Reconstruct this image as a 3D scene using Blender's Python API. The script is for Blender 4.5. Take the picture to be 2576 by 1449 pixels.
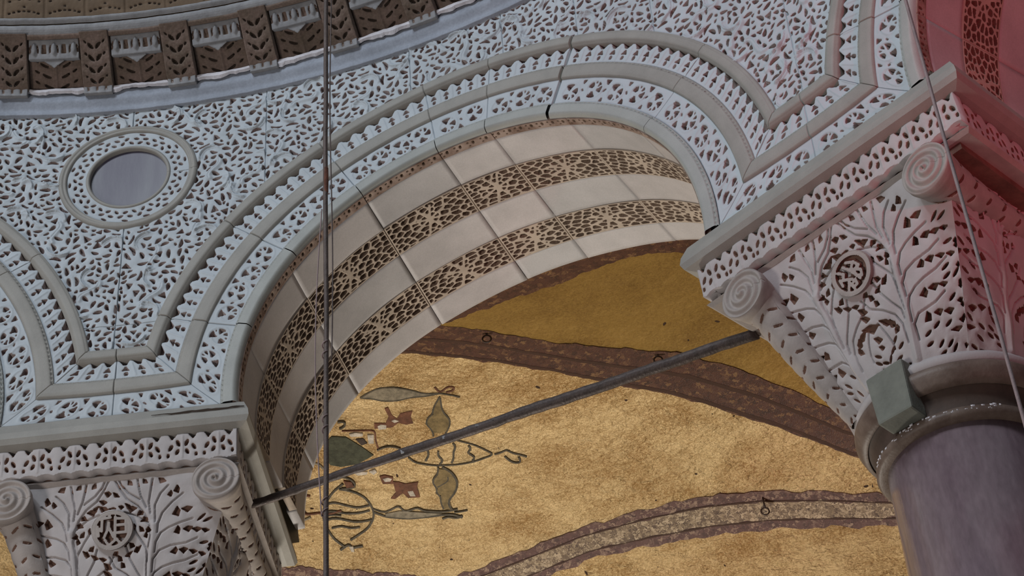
import bpy, bmesh, math
import numpy as np
from mathutils import Matrix, Vector

# ------------------------------------------------------------------ camera, world, lights, exposure
sc = bpy.context.scene
for o in list(bpy.data.objects): bpy.data.objects.remove(o)
ZO = 1.6                       # eye height above the nave floor
F_PX = 5000.0
cam = bpy.data.cameras.new('camera'); cam_o = bpy.data.objects.new('camera', cam); sc.collection.objects.link(cam_o)
cam.sensor_width = 36.0; cam.lens = F_PX / 2576 * 36.0; cam.clip_start = 0.05; cam.clip_end = 200
_up = np.array([820. - 1288., -5180. - 724.5, F_PX]); _up /= np.linalg.norm(_up)
_fw = np.array([0, 0, 1.]) - _up * _up[2]; _fw /= np.linalg.norm(_fw)
_rt = np.cross(_fw, _up); _M = np.array([_rt, _fw, _up])
_r = _M @ np.array([1, 0, 0.]); _u = _M @ np.array([0, -1., 0]); _b = _M @ np.array([0, 0, -1.])
cam_o.matrix_world = Matrix(((_r[0], _u[0], _b[0], 0), (_r[1], _u[1], _b[1], 0), (_r[2], _u[2], _b[2], ZO), (0, 0, 0, 1)))
sc.camera = cam_o

world = bpy.data.worlds.new('World'); sc.world = world; world.use_nodes = True
world.node_tree.nodes['Background'].inputs[0].default_value = (0.80, 0.84, 0.92, 1)
world.node_tree.nodes['Background'].inputs[1].default_value = 0.13

def area(name, loc, target, size, power, col, spread=180, shape='DISK'):
    l = bpy.data.lights.new(name, 'AREA'); l.shape = shape; l.size = size; l.energy = power; l.color = col; l.spread = math.radians(spread)
    o = bpy.data.objects.new(name, l); sc.collection.objects.link(o); o.location = loc
    o.rotation_euler = (Vector(target) - Vector(loc)).to_track_quat('-Z', 'Y').to_euler(); return o
# daylight from the dome windows high over the nave
area('dome_window_daylight', (-9, -8, 25), (1.5, 9.0, 9.8), 6.0, 1750, (0.84, 0.92, 1.0))
# chandelier low in the nave to the left: lights the underside of the arch
area('nave_chandelier_glow', (-7.5, 3.5, 3.2), (1.8, 9.5, 10.4), 2.2, 285, (1.0, 0.92, 0.86))
# lamp standing in the aisle behind the arcade: lights the gold vault
area('aisle_lamp', (-1.6, 14.7, 4.2), (2.0, 15.8, 10.9), 1.2, 540, (1.0, 0.93, 0.82))
# the red spot below is added: imitates a red veil over the right side
# tall nave window to the left: the pale streak on the polished column
area('nave_window', (-10.2, -2.9, 18.4), (2.1, 7.6, 7.0), 1.8, 800, (0.82, 0.90, 1.0))
rl = bpy.data.lights.new('red_veil_spot', 'SPOT'); rl.energy = 760; rl.color = (1.0, 0.05, 0.10); rl.spot_size = math.radians(34); rl.spot_blend = 1.0; rl.shadow_soft_size = 0.25
rlo = bpy.data.objects.new('red_veil_spot', rl); sc.collection.objects.link(rlo); rlo.location = (4.6, 1.4, 5.0)
rlo.rotation_euler = (Vector((3.15, 7.5, 9.2)) - Vector((4.6, 1.4, 5.0))).to_track_quat('-Z', 'Y').to_euler()

sc.view_settings.view_transform = 'Standard'; sc.view_settings.look = 'None'
sc.view_settings.exposure = 0.0; sc.view_settings.gamma = 1.0; sc.view_settings.use_curve_mapping = False

# ------------------------------------------------------------------ materials
def mat(name, col, rough=0.75, var=0.12, scale=6.0, bump=0.15, bscale=60.0, metallic=0.0, col2=None, fine=0.0, stretch=(1, 1, 1), spec=0.35):
    m = bpy.data.materials.new(name); m.use_nodes = True; nt = m.node_tree; N = nt.nodes; L = nt.links
    b = N['Principled BSDF']; b.inputs['Roughness'].default_value = rough; b.inputs['Metallic'].default_value = metallic
    b.inputs['Specular IOR Level'].default_value = spec
    tc = N.new('ShaderNodeTexCoord'); mp = N.new('ShaderNodeMapping'); mp.inputs['Scale'].default_value = stretch
    geo = N.new('ShaderNodeNewGeometry'); L.new(geo.outputs['Position'], mp.inputs['Vector'])
    n1 = N.new('ShaderNodeTexNoise'); n1.inputs['Scale'].default_value = scale; n1.inputs['Detail'].default_value = 6; n1.inputs['Roughness'].default_value = 0.62
    L.new(mp.outputs['Vector'], n1.inputs['Vector'])
    r = N.new('ShaderNodeValToRGB'); c2 = col2 or tuple(c * (1 - 2.2 * var) for c in col)
    r.color_ramp.elements[0].position = 0.33; r.color_ramp.elements[0].color = (*c2, 1)
    r.color_ramp.elements[1].position = 0.62; r.color_ramp.elements[1].color = (*col, 1)
    L.new(n1.outputs['Fac'], r.inputs['Fac']); out = r.outputs['Color']
    if fine:
        n2 = N.new('ShaderNodeTexNoise'); n2.inputs['Scale'].default_value = bscale * 1.6; n2.inputs['Detail'].default_value = 3
        L.new(mp.outputs['Vector'], n2.inputs['Vector'])
        mx = N.new('ShaderNodeMix'); mx.data_type = 'RGBA'; mx.blend_type = 'OVERLAY'; mx.inputs['Factor'].default_value = fine
        L.new(out, mx.inputs['A']); L.new(n2.outputs['Fac'], mx.inputs['B']); out = mx.outputs['Result']
    L.new(out, b.inputs['Base Color'])
    if bump:
        n3 = N.new('ShaderNodeTexNoise'); n3.inputs['Scale'].default_value = bscale; n3.inputs['Detail'].default_value = 4
        L.new(mp.outputs['Vector'], n3.inputs['Vector'])
        bp = N.new('ShaderNodeBump'); bp.inputs['Strength'].default_value = bump; bp.inputs['Distance'].default_value = 0.01
        L.new(n3.outputs['Fac'], bp.inputs['Height']); L.new(bp.outputs['Normal'], b.inputs['Normal'])
    return m

def gold(name, c_light, c_dark, rough, bump):
    """gold glass tesserae: small cells of uneven tilt and tone over wavy plaster"""
    m = bpy.data.materials.new(name); m.use_nodes = True; nt = m.node_tree; N = nt.nodes; L = nt.links
    b = N['Principled BSDF']; b.inputs['Roughness'].default_value = rough; b.inputs['Metallic'].default_value = 0.45
    geo = N.new('ShaderNodeNewGeometry'); mp = N.new('ShaderNodeMapping'); mp.inputs['Scale'].default_value = (1, 1, 2.6)
    L.new(geo.outputs['Position'], mp.inputs['Vector'])
    n1 = N.new('ShaderNodeTexNoise'); n1.inputs['Scale'].default_value = 1.3; n1.inputs['Detail'].default_value = 10; n1.inputs['Roughness'].default_value = 0.66
    L.new(mp.outputs['Vector'], n1.inputs['Vector'])
    v = N.new('ShaderNodeTexVoronoi'); v.inputs['Scale'].default_value = 75; L.new(geo.outputs['Position'], v.inputs['Vector'])
    sep = N.new('ShaderNodeSeparateColor'); L.new(v.outputs['Color'], sep.inputs[0])
    ad = N.new('ShaderNodeMath'); ad.operation = 'MULTIPLY_ADD'; ad.inputs[1].default_value = 0.22; L.new(sep.outputs[0], ad.inputs[0]); L.new(n1.outputs['Fac'], ad.inputs[2])
    r = N.new('ShaderNodeValToRGB'); e = r.color_ramp.elements
    e[0].position = 0.42; e[0].color = (*c_dark, 1); e[1].position = 0.72; e[1].color = (*c_light, 1)
    L.new(ad.outputs[0], r.inputs['Fac'])
    # lost tesserae: small dark pits
    n4 = N.new('ShaderNodeTexNoise'); n4.inputs['Scale'].default_value = 9; n4.inputs['Detail'].default_value = 1; L.new(geo.outputs['Position'], n4.inputs['Vector'])
    gt = N.new('ShaderNodeMath'); gt.operation = 'GREATER_THAN'; gt.inputs[1].default_value = 0.775; L.new(n4.outputs['Fac'], gt.inputs[0])
    mx = N.new('ShaderNodeMix'); mx.data_type = 'RGBA'; mx.inputs['B'].default_value = (0.05, 0.025, 0.015, 1)
    L.new(gt.outputs[0], mx.inputs['Factor']); L.new(r.outputs['Color'], mx.inputs['A']); L.new(mx.outputs['Result'], b.inputs['Base Color'])
    n3 = N.new('ShaderNodeTexNoise'); n3.inputs['Scale'].default_value = 4.5; n3.inputs['Detail'].default_value = 7; n3.inputs['Roughness'].default_value = 0.6
    L.new(mp.outputs['Vector'], n3.inputs['Vector'])
    n5 = N.new('ShaderNodeTexNoise'); n5.inputs['Scale'].default_value = 13; n5.inputs['Detail'].default_value = 5; n5.inputs['Distortion'].default_value = 0.8; L.new(mp.outputs['Vector'], n5.inputs['Vector'])
    b0 = N.new('ShaderNodeBump'); b0.inputs['Strength'].default_value = bump * 0.8; b0.inputs['Distance'].default_value = 0.035; L.new(n5.outputs['Fac'], b0.inputs['Height'])
    b1 = N.new('ShaderNodeBump'); L.new(b0.outputs['Normal'], b1.inputs['Normal']); b1.inputs['Strength'].default_value = bump; b1.inputs['Distance'].default_value = 0.10; L.new(n3.outputs['Fac'], b1.inputs['Height'])
    b2 = N.new('ShaderNodeBump'); b2.inputs['Strength'].default_value = 0.55; b2.inputs['Distance'].default_value = 0.006
    L.new(sep.outputs[1], b2.inputs['Height']); L.new(b1.outputs['Normal'], b2.inputs['Normal']); L.new(b2.outputs['Normal'], b.inputs['Normal'])
    return m

M_LACE = mat('white_carved_marble', (0.48, 0.525, 0.56), 0.7, 0.05, 3, 0.12, 90)
M_TRIM = mat('grey_marble_moulding', (0.315, 0.302, 0.275), 0.6, 0.07, 5, 0.10, 120, fine=0.12)
M_TRIM2 = mat('pale_grey_moulding', (0.365, 0.375, 0.355), 0.6, 0.06, 5, 0.10, 120, fine=0.12)
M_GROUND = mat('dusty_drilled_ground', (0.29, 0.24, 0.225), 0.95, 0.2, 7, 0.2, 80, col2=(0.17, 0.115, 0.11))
M_FASCIA = mat('bluish_plastered_marble', (0.33, 0.36, 0.42), 0.75, 0.1, 4, 0.2, 40, fine=0.15)
M_PLASTER = mat('white_lime_plaster', (0.72, 0.70, 0.74), 0.9, 0.12, 9, 0.3, 60)
M_SLAB = mat('cream_soffit_marble', (0.48, 0.455, 0.455), 0.55, 0.08, 3, 0.06, 60, fine=0.12)
M_SLAB2 = mat('cream_soffit_marble_greyer', (0.44, 0.425, 0.43), 0.55, 0.08, 3, 0.06, 60, fine=0.12)
M_OPEN = mat('cream_openwork_marble', (0.46, 0.38, 0.31), 0.8, 0.1, 8, 0.15, 90)
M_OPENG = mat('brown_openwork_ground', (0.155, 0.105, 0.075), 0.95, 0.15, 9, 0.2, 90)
M_STRIP = mat('stained_leaf_strip', (0.34, 0.26, 0.22), 0.85, 0.2, 9, 0.2, 90, col2=(0.15, 0.09, 0.065))
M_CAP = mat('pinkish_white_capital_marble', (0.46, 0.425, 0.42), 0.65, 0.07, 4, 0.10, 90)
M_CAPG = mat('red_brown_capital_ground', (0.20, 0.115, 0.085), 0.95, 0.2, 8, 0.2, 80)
M_CAPT = mat('buff_capital_trim', (0.38, 0.335, 0.31), 0.7, 0.1, 8, 0.12, 90)
M_BROWN = mat('soot_brown_cornice_stone', (0.20, 0.143, 0.118), 0.9, 0.12, 6, 0.5, 40, col2=(0.135, 0.10, 0.075), fine=0.4)
M_BROWNG = mat('near_black_cornice_ground', (0.05, 0.035, 0.026), 0.95, 0.1)  # near-black brown of the cornice's drilled holes and the abacus crack
M_EGG = mat('grey_cornice_marble', (0.29, 0.29, 0.30), 0.75, 0.12, 10, 0.2, 60)
M_CORE = mat('dark_wall_core', (0.20, 0.17, 0.15), 0.95, 0.15)
M_DISC = mat('violet_grey_roundel_marble', (0.125, 0.125, 0.15), 0.45, 0.2, 1.0, 0.03, 40, col2=(0.06, 0.05, 0.085), stretch=(4.5, 4.5, 0.7), spec=0.5)
M_PORPH = mat('porphyry', (0.22, 0.165, 0.18), 0.17, 0.12, 2.6, 0.04, 25, fine=0.3, col2=(0.12, 0.075, 0.095), stretch=(1, 1, 0.35), spec=0.85)
M_RING = mat('brown_bronze_collar', (0.17, 0.125, 0.10), 0.5, 0.15, 8, 0.15, 60, col2=(0.10, 0.065, 0.05))
M_RINGD = mat('dark_collar_groove', (0.075, 0.048, 0.036), 0.7, 0.15, 8, 0.1, 60)
M_BLOCK = mat('greenish_grey_block', (0.19, 0.195, 0.165), 0.8, 0.12, 8, 0.2, 60)
M_IRON = mat('dark_iron', (0.085, 0.064, 0.058), 0.55, 0.2, 14, 0.4, 60, metallic=0.3)
M_CABLE = mat('grey_brown_cable', (0.115, 0.085, 0.075), 0.6, 0.15, 12, 0.3, 90)
M_RUST = mat('rusty_iron', (0.16, 0.06, 0.035), 0.85, 0.2, 20, 0.3, 90)
M_PINKC = mat('pinkish_grey_cable', (0.30, 0.22, 0.22), 0.6, 0.12, 12, 0.2, 90)
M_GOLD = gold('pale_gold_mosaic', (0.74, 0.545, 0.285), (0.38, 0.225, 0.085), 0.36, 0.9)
M_GOLDD = gold('shaded_deep_gold_mosaic', (0.31, 0.19, 0.048), (0.20, 0.112, 0.026), 0.55, 0.22)  # browner gold, with the dimness of the near web also put into its colour
def tessera(name, cols, scale, rough=0.5):
    """mosaic field of loose motifs: blotchy cells drawn from a few tessera colours"""
    m = bpy.data.materials.new(name); m.use_nodes = True; nt = m.node_tree; N = nt.nodes; L = nt.links; b = N['Principled BSDF']; b.inputs['Roughness'].default_value = rough
    geo = N.new('ShaderNodeNewGeometry'); n0 = N.new('ShaderNodeTexNoise'); n0.inputs['Scale'].default_value = scale * 0.9; n0.inputs['Detail'].default_value = 3
    L.new(geo.outputs['Position'], n0.inputs['Vector']); mv = N.new('ShaderNodeMix'); mv.data_type = 'VECTOR'; mv.inputs['Factor'].default_value = 0.10
    L.new(geo.outputs['Position'], mv.inputs['A']); L.new(n0.outputs['Color'], mv.inputs['B'])
    v = N.new('ShaderNodeTexVoronoi'); v.inputs['Scale'].default_value = scale; L.new(mv.outputs['Result'], v.inputs['Vector'])
    sp = N.new('ShaderNodeSeparateColor'); L.new(v.outputs['Color'], sp.inputs[0])
    n2 = N.new('ShaderNodeTexNoise'); n2.inputs['Scale'].default_value = scale * 4; n2.inputs['Detail'].default_value = 3; L.new(geo.outputs['Position'], n2.inputs['Vector'])
    ad = N.new('ShaderNodeMath'); ad.operation = 'MULTIPLY_ADD'; ad.inputs[1].default_value = 0.5; L.new(n2.outputs['Fac'], ad.inputs[0]); L.new(sp.outputs[0], ad.inputs[2])
    r = N.new('ShaderNodeValToRGB'); r.color_ramp.interpolation = 'LINEAR'; e = r.color_ramp.elements
    while len(e) < len(cols): e.new(0.5)
    for k, (p, c_) in enumerate(cols): e[k].position = p; e[k].color = (*c_, 1)
    sc_ = N.new('ShaderNodeMath'); sc_.operation = 'MULTIPLY'; sc_.inputs[1].default_value = 0.7; L.new(ad.outputs[0], sc_.inputs[0]); L.new(sc_.outputs[0], r.inputs['Fac']); L.new(r.outputs['Color'], b.inputs['Base Color'])
    bp = N.new('ShaderNodeBump'); bp.inputs['Strength'].default_value = 0.6; bp.inputs['Distance'].default_value = 0.008; L.new(n2.outputs['Fac'], bp.inputs['Height']); L.new(bp.outputs['Normal'], b.inputs['Normal'])
    return m
M_BAND = tessera('red_brown_mosaic_band', [(0.12, (0.035, 0.012, 0.007)), (0.45, (0.066, 0.022, 0.014)), (0.74, (0.083, 0.031, 0.018)), (0.90, (0.20, 0.105, 0.045))], 28)
M_BANDP = tessera('mauve_mosaic_band', [(0.12, (0.05, 0.019, 0.016)), (0.42, (0.098, 0.042, 0.034)), (0.66, (0.115, 0.052, 0.044)), (0.86, (0.30, 0.20, 0.14))], 34)
M_BANDM = tessera('motley_mosaic_band', [(0.14, (0.07, 0.04, 0.028)), (0.34, (0.15, 0.10, 0.066)), (0.58, (0.25, 0.18, 0.11)), (0.84, (0.50, 0.39, 0.27))], 42)
M_BANDL = mat('dark_mosaic_line', (0.06, 0.028, 0.018), 0.7, 0.1)
M_VPLAST = mat('vault_plain_plaster', (0.36, 0.27, 0.16), 0.9, 0.1)
M_FLOOR = mat('nave_floor_marble', (0.40, 0.37, 0.34), 0.45, 0.1, 1.2, 0.05)
ORN_COL = {'grey': (0.10, 0.085, 0.062), 'pale_grey': (0.27, 0.23, 0.165), 'brown': (0.17, 0.07, 0.04), 'tan': (0.25, 0.18, 0.08), 'white': (0.62, 0.55, 0.46), 'green': (0.065, 0.07, 0.045), 'dark': (0.07, 0.05, 0.04)}
M_ORN = {k: mat(k + '_mosaic_tesserae', v, 0.6, 0.24, 16, 0.4, 75, fine=0.5) for k, v in ORN_COL.items()}
# measured curves on the aisle vault: (azimuth from the exedra axis, distance behind the wall face)
VC= {'darkedge': [(0.218,4.343),(0.263,4.237),(0.299,4.217),(0.337,4.132),(0.373,4.134),(0.402,4.296),(0.417,4.468)],'b1top': [(0.174,4.329),(0.204,4.494),(0.232,4.725),(0.273,5.09),(0.315,5.4),(0.356,5.687),(0.391,6.123),(0.422,6.632),(0.449,7.113)],'b1bot': [(0.147,4.722),(0.183,4.922),(0.221,5.173),(0.262,5.511),(0.301,5.876),(0.34,6.237),(0.374,6.66),(0.408,7.083),(0.438,7.515)],'b2top': [(0.138,7.728),(0.185,7.594),(0.232,7.47),(0.278,7.424),(0.322,7.435),(0.364,7.54),(0.403,7.708),(0.45,7.955)],'b2bot': [(0.202,7.879),(0.239,7.786),(0.283,7.801),(0.326,7.847),(0.367,7.938),(0.406,8.068),(0.446,8.215)],'b3': [(0.05,7.492),(0.082,7.571),(0.112,7.675)],'hook1': [(0.224,4.703)],'hook2': [(0.342,5.642)],'hook3': [(0.359,7.751)],'hook3t': [(0.367,7.617)],'corners': [(0.009,7.508),(0.443,8.58),(0.423,4.214),(0.192,4.295)]}
# mosaic ornament pieces on the vault
ORN=[
 ('p','pale_grey',0.000,[(0.104,5.33),(0.112,5.269),(0.121,5.224),(0.134,5.252),(0.146,5.34),(0.155,5.422),(0.167,5.454),(0.156,5.458),(0.144,5.437),(0.132,5.454),(0.121,5.429),(0.113,5.366)]),
 ('l','grey',0.006,[(0.104,5.33),(0.112,5.269),(0.121,5.224),(0.134,5.252),(0.146,5.34),(0.155,5.422),(0.167,5.454)]),
 ('l','grey',0.008,[(0.104,5.33),(0.113,5.366),(0.121,5.429),(0.132,5.454),(0.144,5.437),(0.156,5.458),(0.167,5.454)]),
 ('l','brown',0.007,[(0.165,5.353),(0.167,5.454),(0.176,5.37),(0.181,5.411),(0.179,5.455),(0.172,5.459)]),
 ('l','grey',0.007,[(0.167,5.454),(0.176,5.514),(0.181,5.563)]),
 ('p','tan',0.000,[(0.166,5.5),(0.16,5.601),(0.156,5.688),(0.156,5.737),(0.15,5.768),(0.15,5.798),(0.147,5.845),(0.15,5.915),(0.151,5.984),(0.156,6.008),(0.162,5.988),(0.166,5.917),(0.167,5.821),(0.164,5.745),(0.164,5.655),(0.166,5.522)]),
 ('l','grey',0.006,[(0.166,5.5),(0.16,5.601),(0.156,5.688),(0.156,5.737),(0.15,5.768),(0.15,5.798),(0.147,5.845),(0.15,5.915),(0.151,5.984),(0.15,6.038)]),
 ('l','grey',0.006,[(0.166,5.522),(0.164,5.655),(0.164,5.745),(0.167,5.821),(0.166,5.917),(0.162,5.988),(0.159,6.048)]),
 ('p','brown',0.000,[(0.12,5.539),(0.123,5.528),(0.124,5.651),(0.127,5.71),(0.131,5.64),(0.141,5.631),(0.138,5.712),(0.138,5.81),(0.132,5.811),(0.127,5.768),(0.121,5.819),(0.107,5.802),(0.108,5.726),(0.117,5.749),(0.121,5.661)]),
 ('p','white',0.000,[(0.11,5.769),(0.113,5.753),(0.117,5.773),(0.116,5.825),(0.11,5.82)]),
 ('p','white',0.000,[(0.122,5.723),(0.125,5.71),(0.128,5.741),(0.124,5.757)]),
 ('l','brown',0.005,[(0.081,5.775),(0.094,5.801),(0.107,5.83),(0.105,5.95),(0.105,6.081)]),
 ('p','white',0.000,[(0.086,5.826),(0.091,5.818),(0.097,5.843),(0.096,5.88),(0.087,5.863)]),
 ('p','white',0.000,[(0.1,5.871),(0.105,5.883),(0.103,6.001),(0.099,5.992)]),
 ('p','dark',0.000,[(0.09,5.913),(0.096,5.917),(0.098,5.99),(0.093,6.006)]),
 ('p','green',0.000,[(0.066,5.909),(0.072,5.831),(0.083,5.867),(0.092,6.013),(0.1,6.163),(0.086,6.252),(0.073,6.262),(0.065,6.221),(0.062,6.06)]),
 ('l','grey',0.006,[(0.167,6.146),(0.179,6.248),(0.185,6.334),(0.191,6.416),(0.174,6.461),(0.16,6.46),(0.144,6.424),(0.13,6.351),(0.126,6.265)]),
 ('l','grey',0.008,[(0.142,6.2),(0.142,6.275),(0.138,6.344)]),
 ('l','grey',0.008,[(0.15,6.243),(0.148,6.309),(0.152,6.373),(0.148,6.416)]),
 ('l','grey',0.008,[(0.163,6.172),(0.165,6.233),(0.16,6.29),(0.161,6.349),(0.157,6.426)]),
 ('l','grey',0.008,[(0.174,6.241),(0.176,6.303),(0.17,6.321),(0.177,6.405),(0.173,6.447)]),
 ('l','grey',0.007,[(0.191,6.416),(0.196,6.416),(0.202,6.373),(0.203,6.438),(0.209,6.475),(0.214,6.528)]),
 ('l','grey',0.007,[(0.198,6.467),(0.202,6.57),(0.209,6.592),(0.208,6.509)]),
 ('p','white',0.000,[(0.082,6.367),(0.088,6.356),(0.092,6.37),(0.091,6.399),(0.084,6.398)]),
 ('p','white',0.000,[(0.093,6.365),(0.098,6.349),(0.099,6.389),(0.096,6.415)]),
 ('p','brown',0.000,[(0.1,6.451),(0.104,6.444),(0.11,6.485),(0.109,6.569),(0.101,6.552)]),
 ('p','white',0.000,[(0.102,6.484),(0.106,6.477),(0.109,6.5),(0.107,6.53),(0.103,6.525)]),
 ('p','brown',0.000,[(0.109,6.544),(0.113,6.555),(0.118,6.592),(0.128,6.593),(0.126,6.648),(0.12,6.674),(0.126,6.784),(0.117,6.77),(0.114,6.703),(0.107,6.762),(0.104,6.748),(0.109,6.683),(0.109,6.595)]),
 ('p','white',0.000,[(0.118,6.687),(0.122,6.688),(0.123,6.76),(0.119,6.75)]),
 ('p','tan',0.000,[(0.145,6.463),(0.144,6.547),(0.14,6.572),(0.138,6.636),(0.141,6.711),(0.138,6.772),(0.142,6.799),(0.14,6.877),(0.141,6.97),(0.147,6.994),(0.147,6.863),(0.153,6.797),(0.157,6.688),(0.156,6.582),(0.153,6.502)]),
 ('l','grey',0.007,[(0.146,6.449),(0.144,6.547),(0.14,6.572),(0.138,6.636),(0.141,6.711),(0.138,6.772),(0.142,6.799),(0.14,6.877),(0.141,6.97)]),
 ('l','grey',0.009,[(0.149,6.457),(0.153,6.502),(0.156,6.582),(0.157,6.688),(0.153,6.797),(0.147,6.863),(0.145,6.924),(0.147,7.001)]),
 ('l','grey',0.005,[(0.141,6.695),(0.147,6.659),(0.151,6.637),(0.151,6.585)]),
 ('l','grey',0.007,[(0.088,6.838),(0.097,6.915),(0.104,6.873),(0.109,6.842),(0.111,6.939),(0.118,6.92),(0.122,6.895),(0.125,6.955),(0.14,7.007),(0.147,7.001),(0.151,7.001)]),
 ('l','grey',0.009,[(0.089,6.889),(0.097,6.963),(0.113,7.02),(0.127,7.032),(0.139,7.038),(0.146,7.047),(0.153,7.105)]),
 ('p','pale_grey',0.000,[(0.097,6.923),(0.108,6.913),(0.124,6.969),(0.139,7.02),(0.127,7.028),(0.113,7.012),(0.097,6.955)]),
 ('l','grey',0.007,[(0.138,7.084),(0.143,7.063),(0.145,7.086),(0.15,7.113),(0.153,7.082)]),
 ('l','grey',0.005,[(0.148,7.03),(0.153,7.035),(0.158,7.031)]),
 ('l','grey',0.008,[(0.067,6.548),(0.074,6.578),(0.081,6.638),(0.086,6.716),(0.089,6.856),(0.088,6.952),(0.082,7.069),(0.074,7.132),(0.067,7.182)]),
 ('l','grey',0.008,[(0.071,6.486),(0.062,6.573),(0.054,6.712),(0.05,6.856),(0.051,7.004),(0.055,7.152),(0.062,7.257)]),
 ('l','grey',0.008,[(0.054,6.729),(0.061,6.699),(0.066,6.743),(0.07,6.767),(0.078,6.816),(0.085,6.797),(0.088,6.796)]),
 ('l','grey',0.008,[(0.052,6.817),(0.059,6.805),(0.065,6.853),(0.07,6.867),(0.079,6.877),(0.086,6.858)]),
 ('l','grey',0.008,[(0.052,6.916),(0.058,6.895),(0.064,6.924),(0.069,6.956),(0.076,6.985),(0.086,6.974)]),
 ('l','grey',0.007,[(0.055,7.018),(0.063,7.0),(0.069,7.053),(0.076,7.042)]),
 ('l','grey',0.009,[(0.058,7.281),(0.063,7.244),(0.066,7.212),(0.066,7.289),(0.07,7.264),(0.075,7.266)]),
 ('p','white',0.000,[(0.065,7.249),(0.068,7.254),(0.068,7.313),(0.066,7.31)]),
 ('l','grey',0.007,[(0.08,5.635),(0.086,5.629),(0.086,5.68),(0.083,5.731),(0.08,5.733)]),
 ('l','grey',0.006,[(0.104,6.099),(0.11,6.067),(0.116,6.068),(0.122,6.126)]),
 ('l','brown',0.007,[(0.03,6.757),(0.035,6.806),(0.042,6.829),(0.048,6.808),(0.053,6.847),(0.065,6.819)]),
 ('l','pale_grey',0.007,[(0.027,6.911),(0.033,6.901),(0.041,6.858)]),
 ('l','grey',0.006,[(0.053,6.859),(0.059,6.859),(0.064,6.879)]),
 ('l','pale_grey',0.008,[(0.051,6.163),(0.055,6.171),(0.058,6.211),(0.059,6.258)]),
 ('l','brown',0.006,[(0.037,6.585),(0.041,6.58),(0.044,6.596)]),
 ('l','grey',0.007,[(0.07,6.385),(0.077,6.419),(0.081,6.506),(0.079,6.556),(0.069,6.543)]),
 ('p','brown',0.000,[(0.072,6.443),(0.078,6.472),(0.079,6.537),(0.073,6.535)]),
]
# acanthus relief of a capital face: grooves and drilled eyes in face coordinates
GRV= [[(0.326,0.983),(0.319,0.895),(0.312,0.832),(0.339,0.756)],[(0.466,0.93),(0.409,0.881),(0.372,0.807),(0.392,0.701)],[(0.609,0.871),(0.526,0.82),(0.449,0.754),(0.422,0.687),(0.426,0.632)],[(0.189,1.012),(0.215,0.932),(0.239,0.871),(0.295,0.797)],[(0.025,1.02),(0.058,0.959),(0.125,0.903),(0.229,0.854)],[(0.005,0.998),(0.055,0.926),(0.115,0.865),(0.212,0.816),(0.289,0.752),(0.339,0.685),(0.362,0.613),(0.352,0.538),(0.356,0.427),(0.379,0.323)],[(0.746,0.707),(0.633,0.685),(0.529,0.658),(0.462,0.628),(0.426,0.57),(0.426,0.509)],[(0.84,0.589),(0.736,0.56),(0.579,0.546),(0.472,0.517),(0.419,0.464),(0.426,0.386)],[(0.89,0.489),(0.77,0.456),(0.636,0.437),(0.526,0.413),(0.452,0.38),(0.429,0.333),(0.422,0.245)],[(0.826,0.329),(0.71,0.294),(0.599,0.282),(0.506,0.272),(0.436,0.227),(0.446,0.139)],[(0.172,0.681),(0.249,0.613),(0.336,0.536),(0.356,0.452)],[(0.129,0.556),(0.172,0.476),(0.262,0.392),(0.336,0.333),(0.352,0.276)],[(-0.042,0.499),(0.018,0.427),(0.145,0.38),(0.252,0.325),(0.309,0.256),(0.319,0.149)],[(0.045,0.329),(0.095,0.258),(0.132,0.192),(0.135,0.151)],[(0.098,0.777),(0.209,0.75),(0.319,0.699)]]
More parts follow.
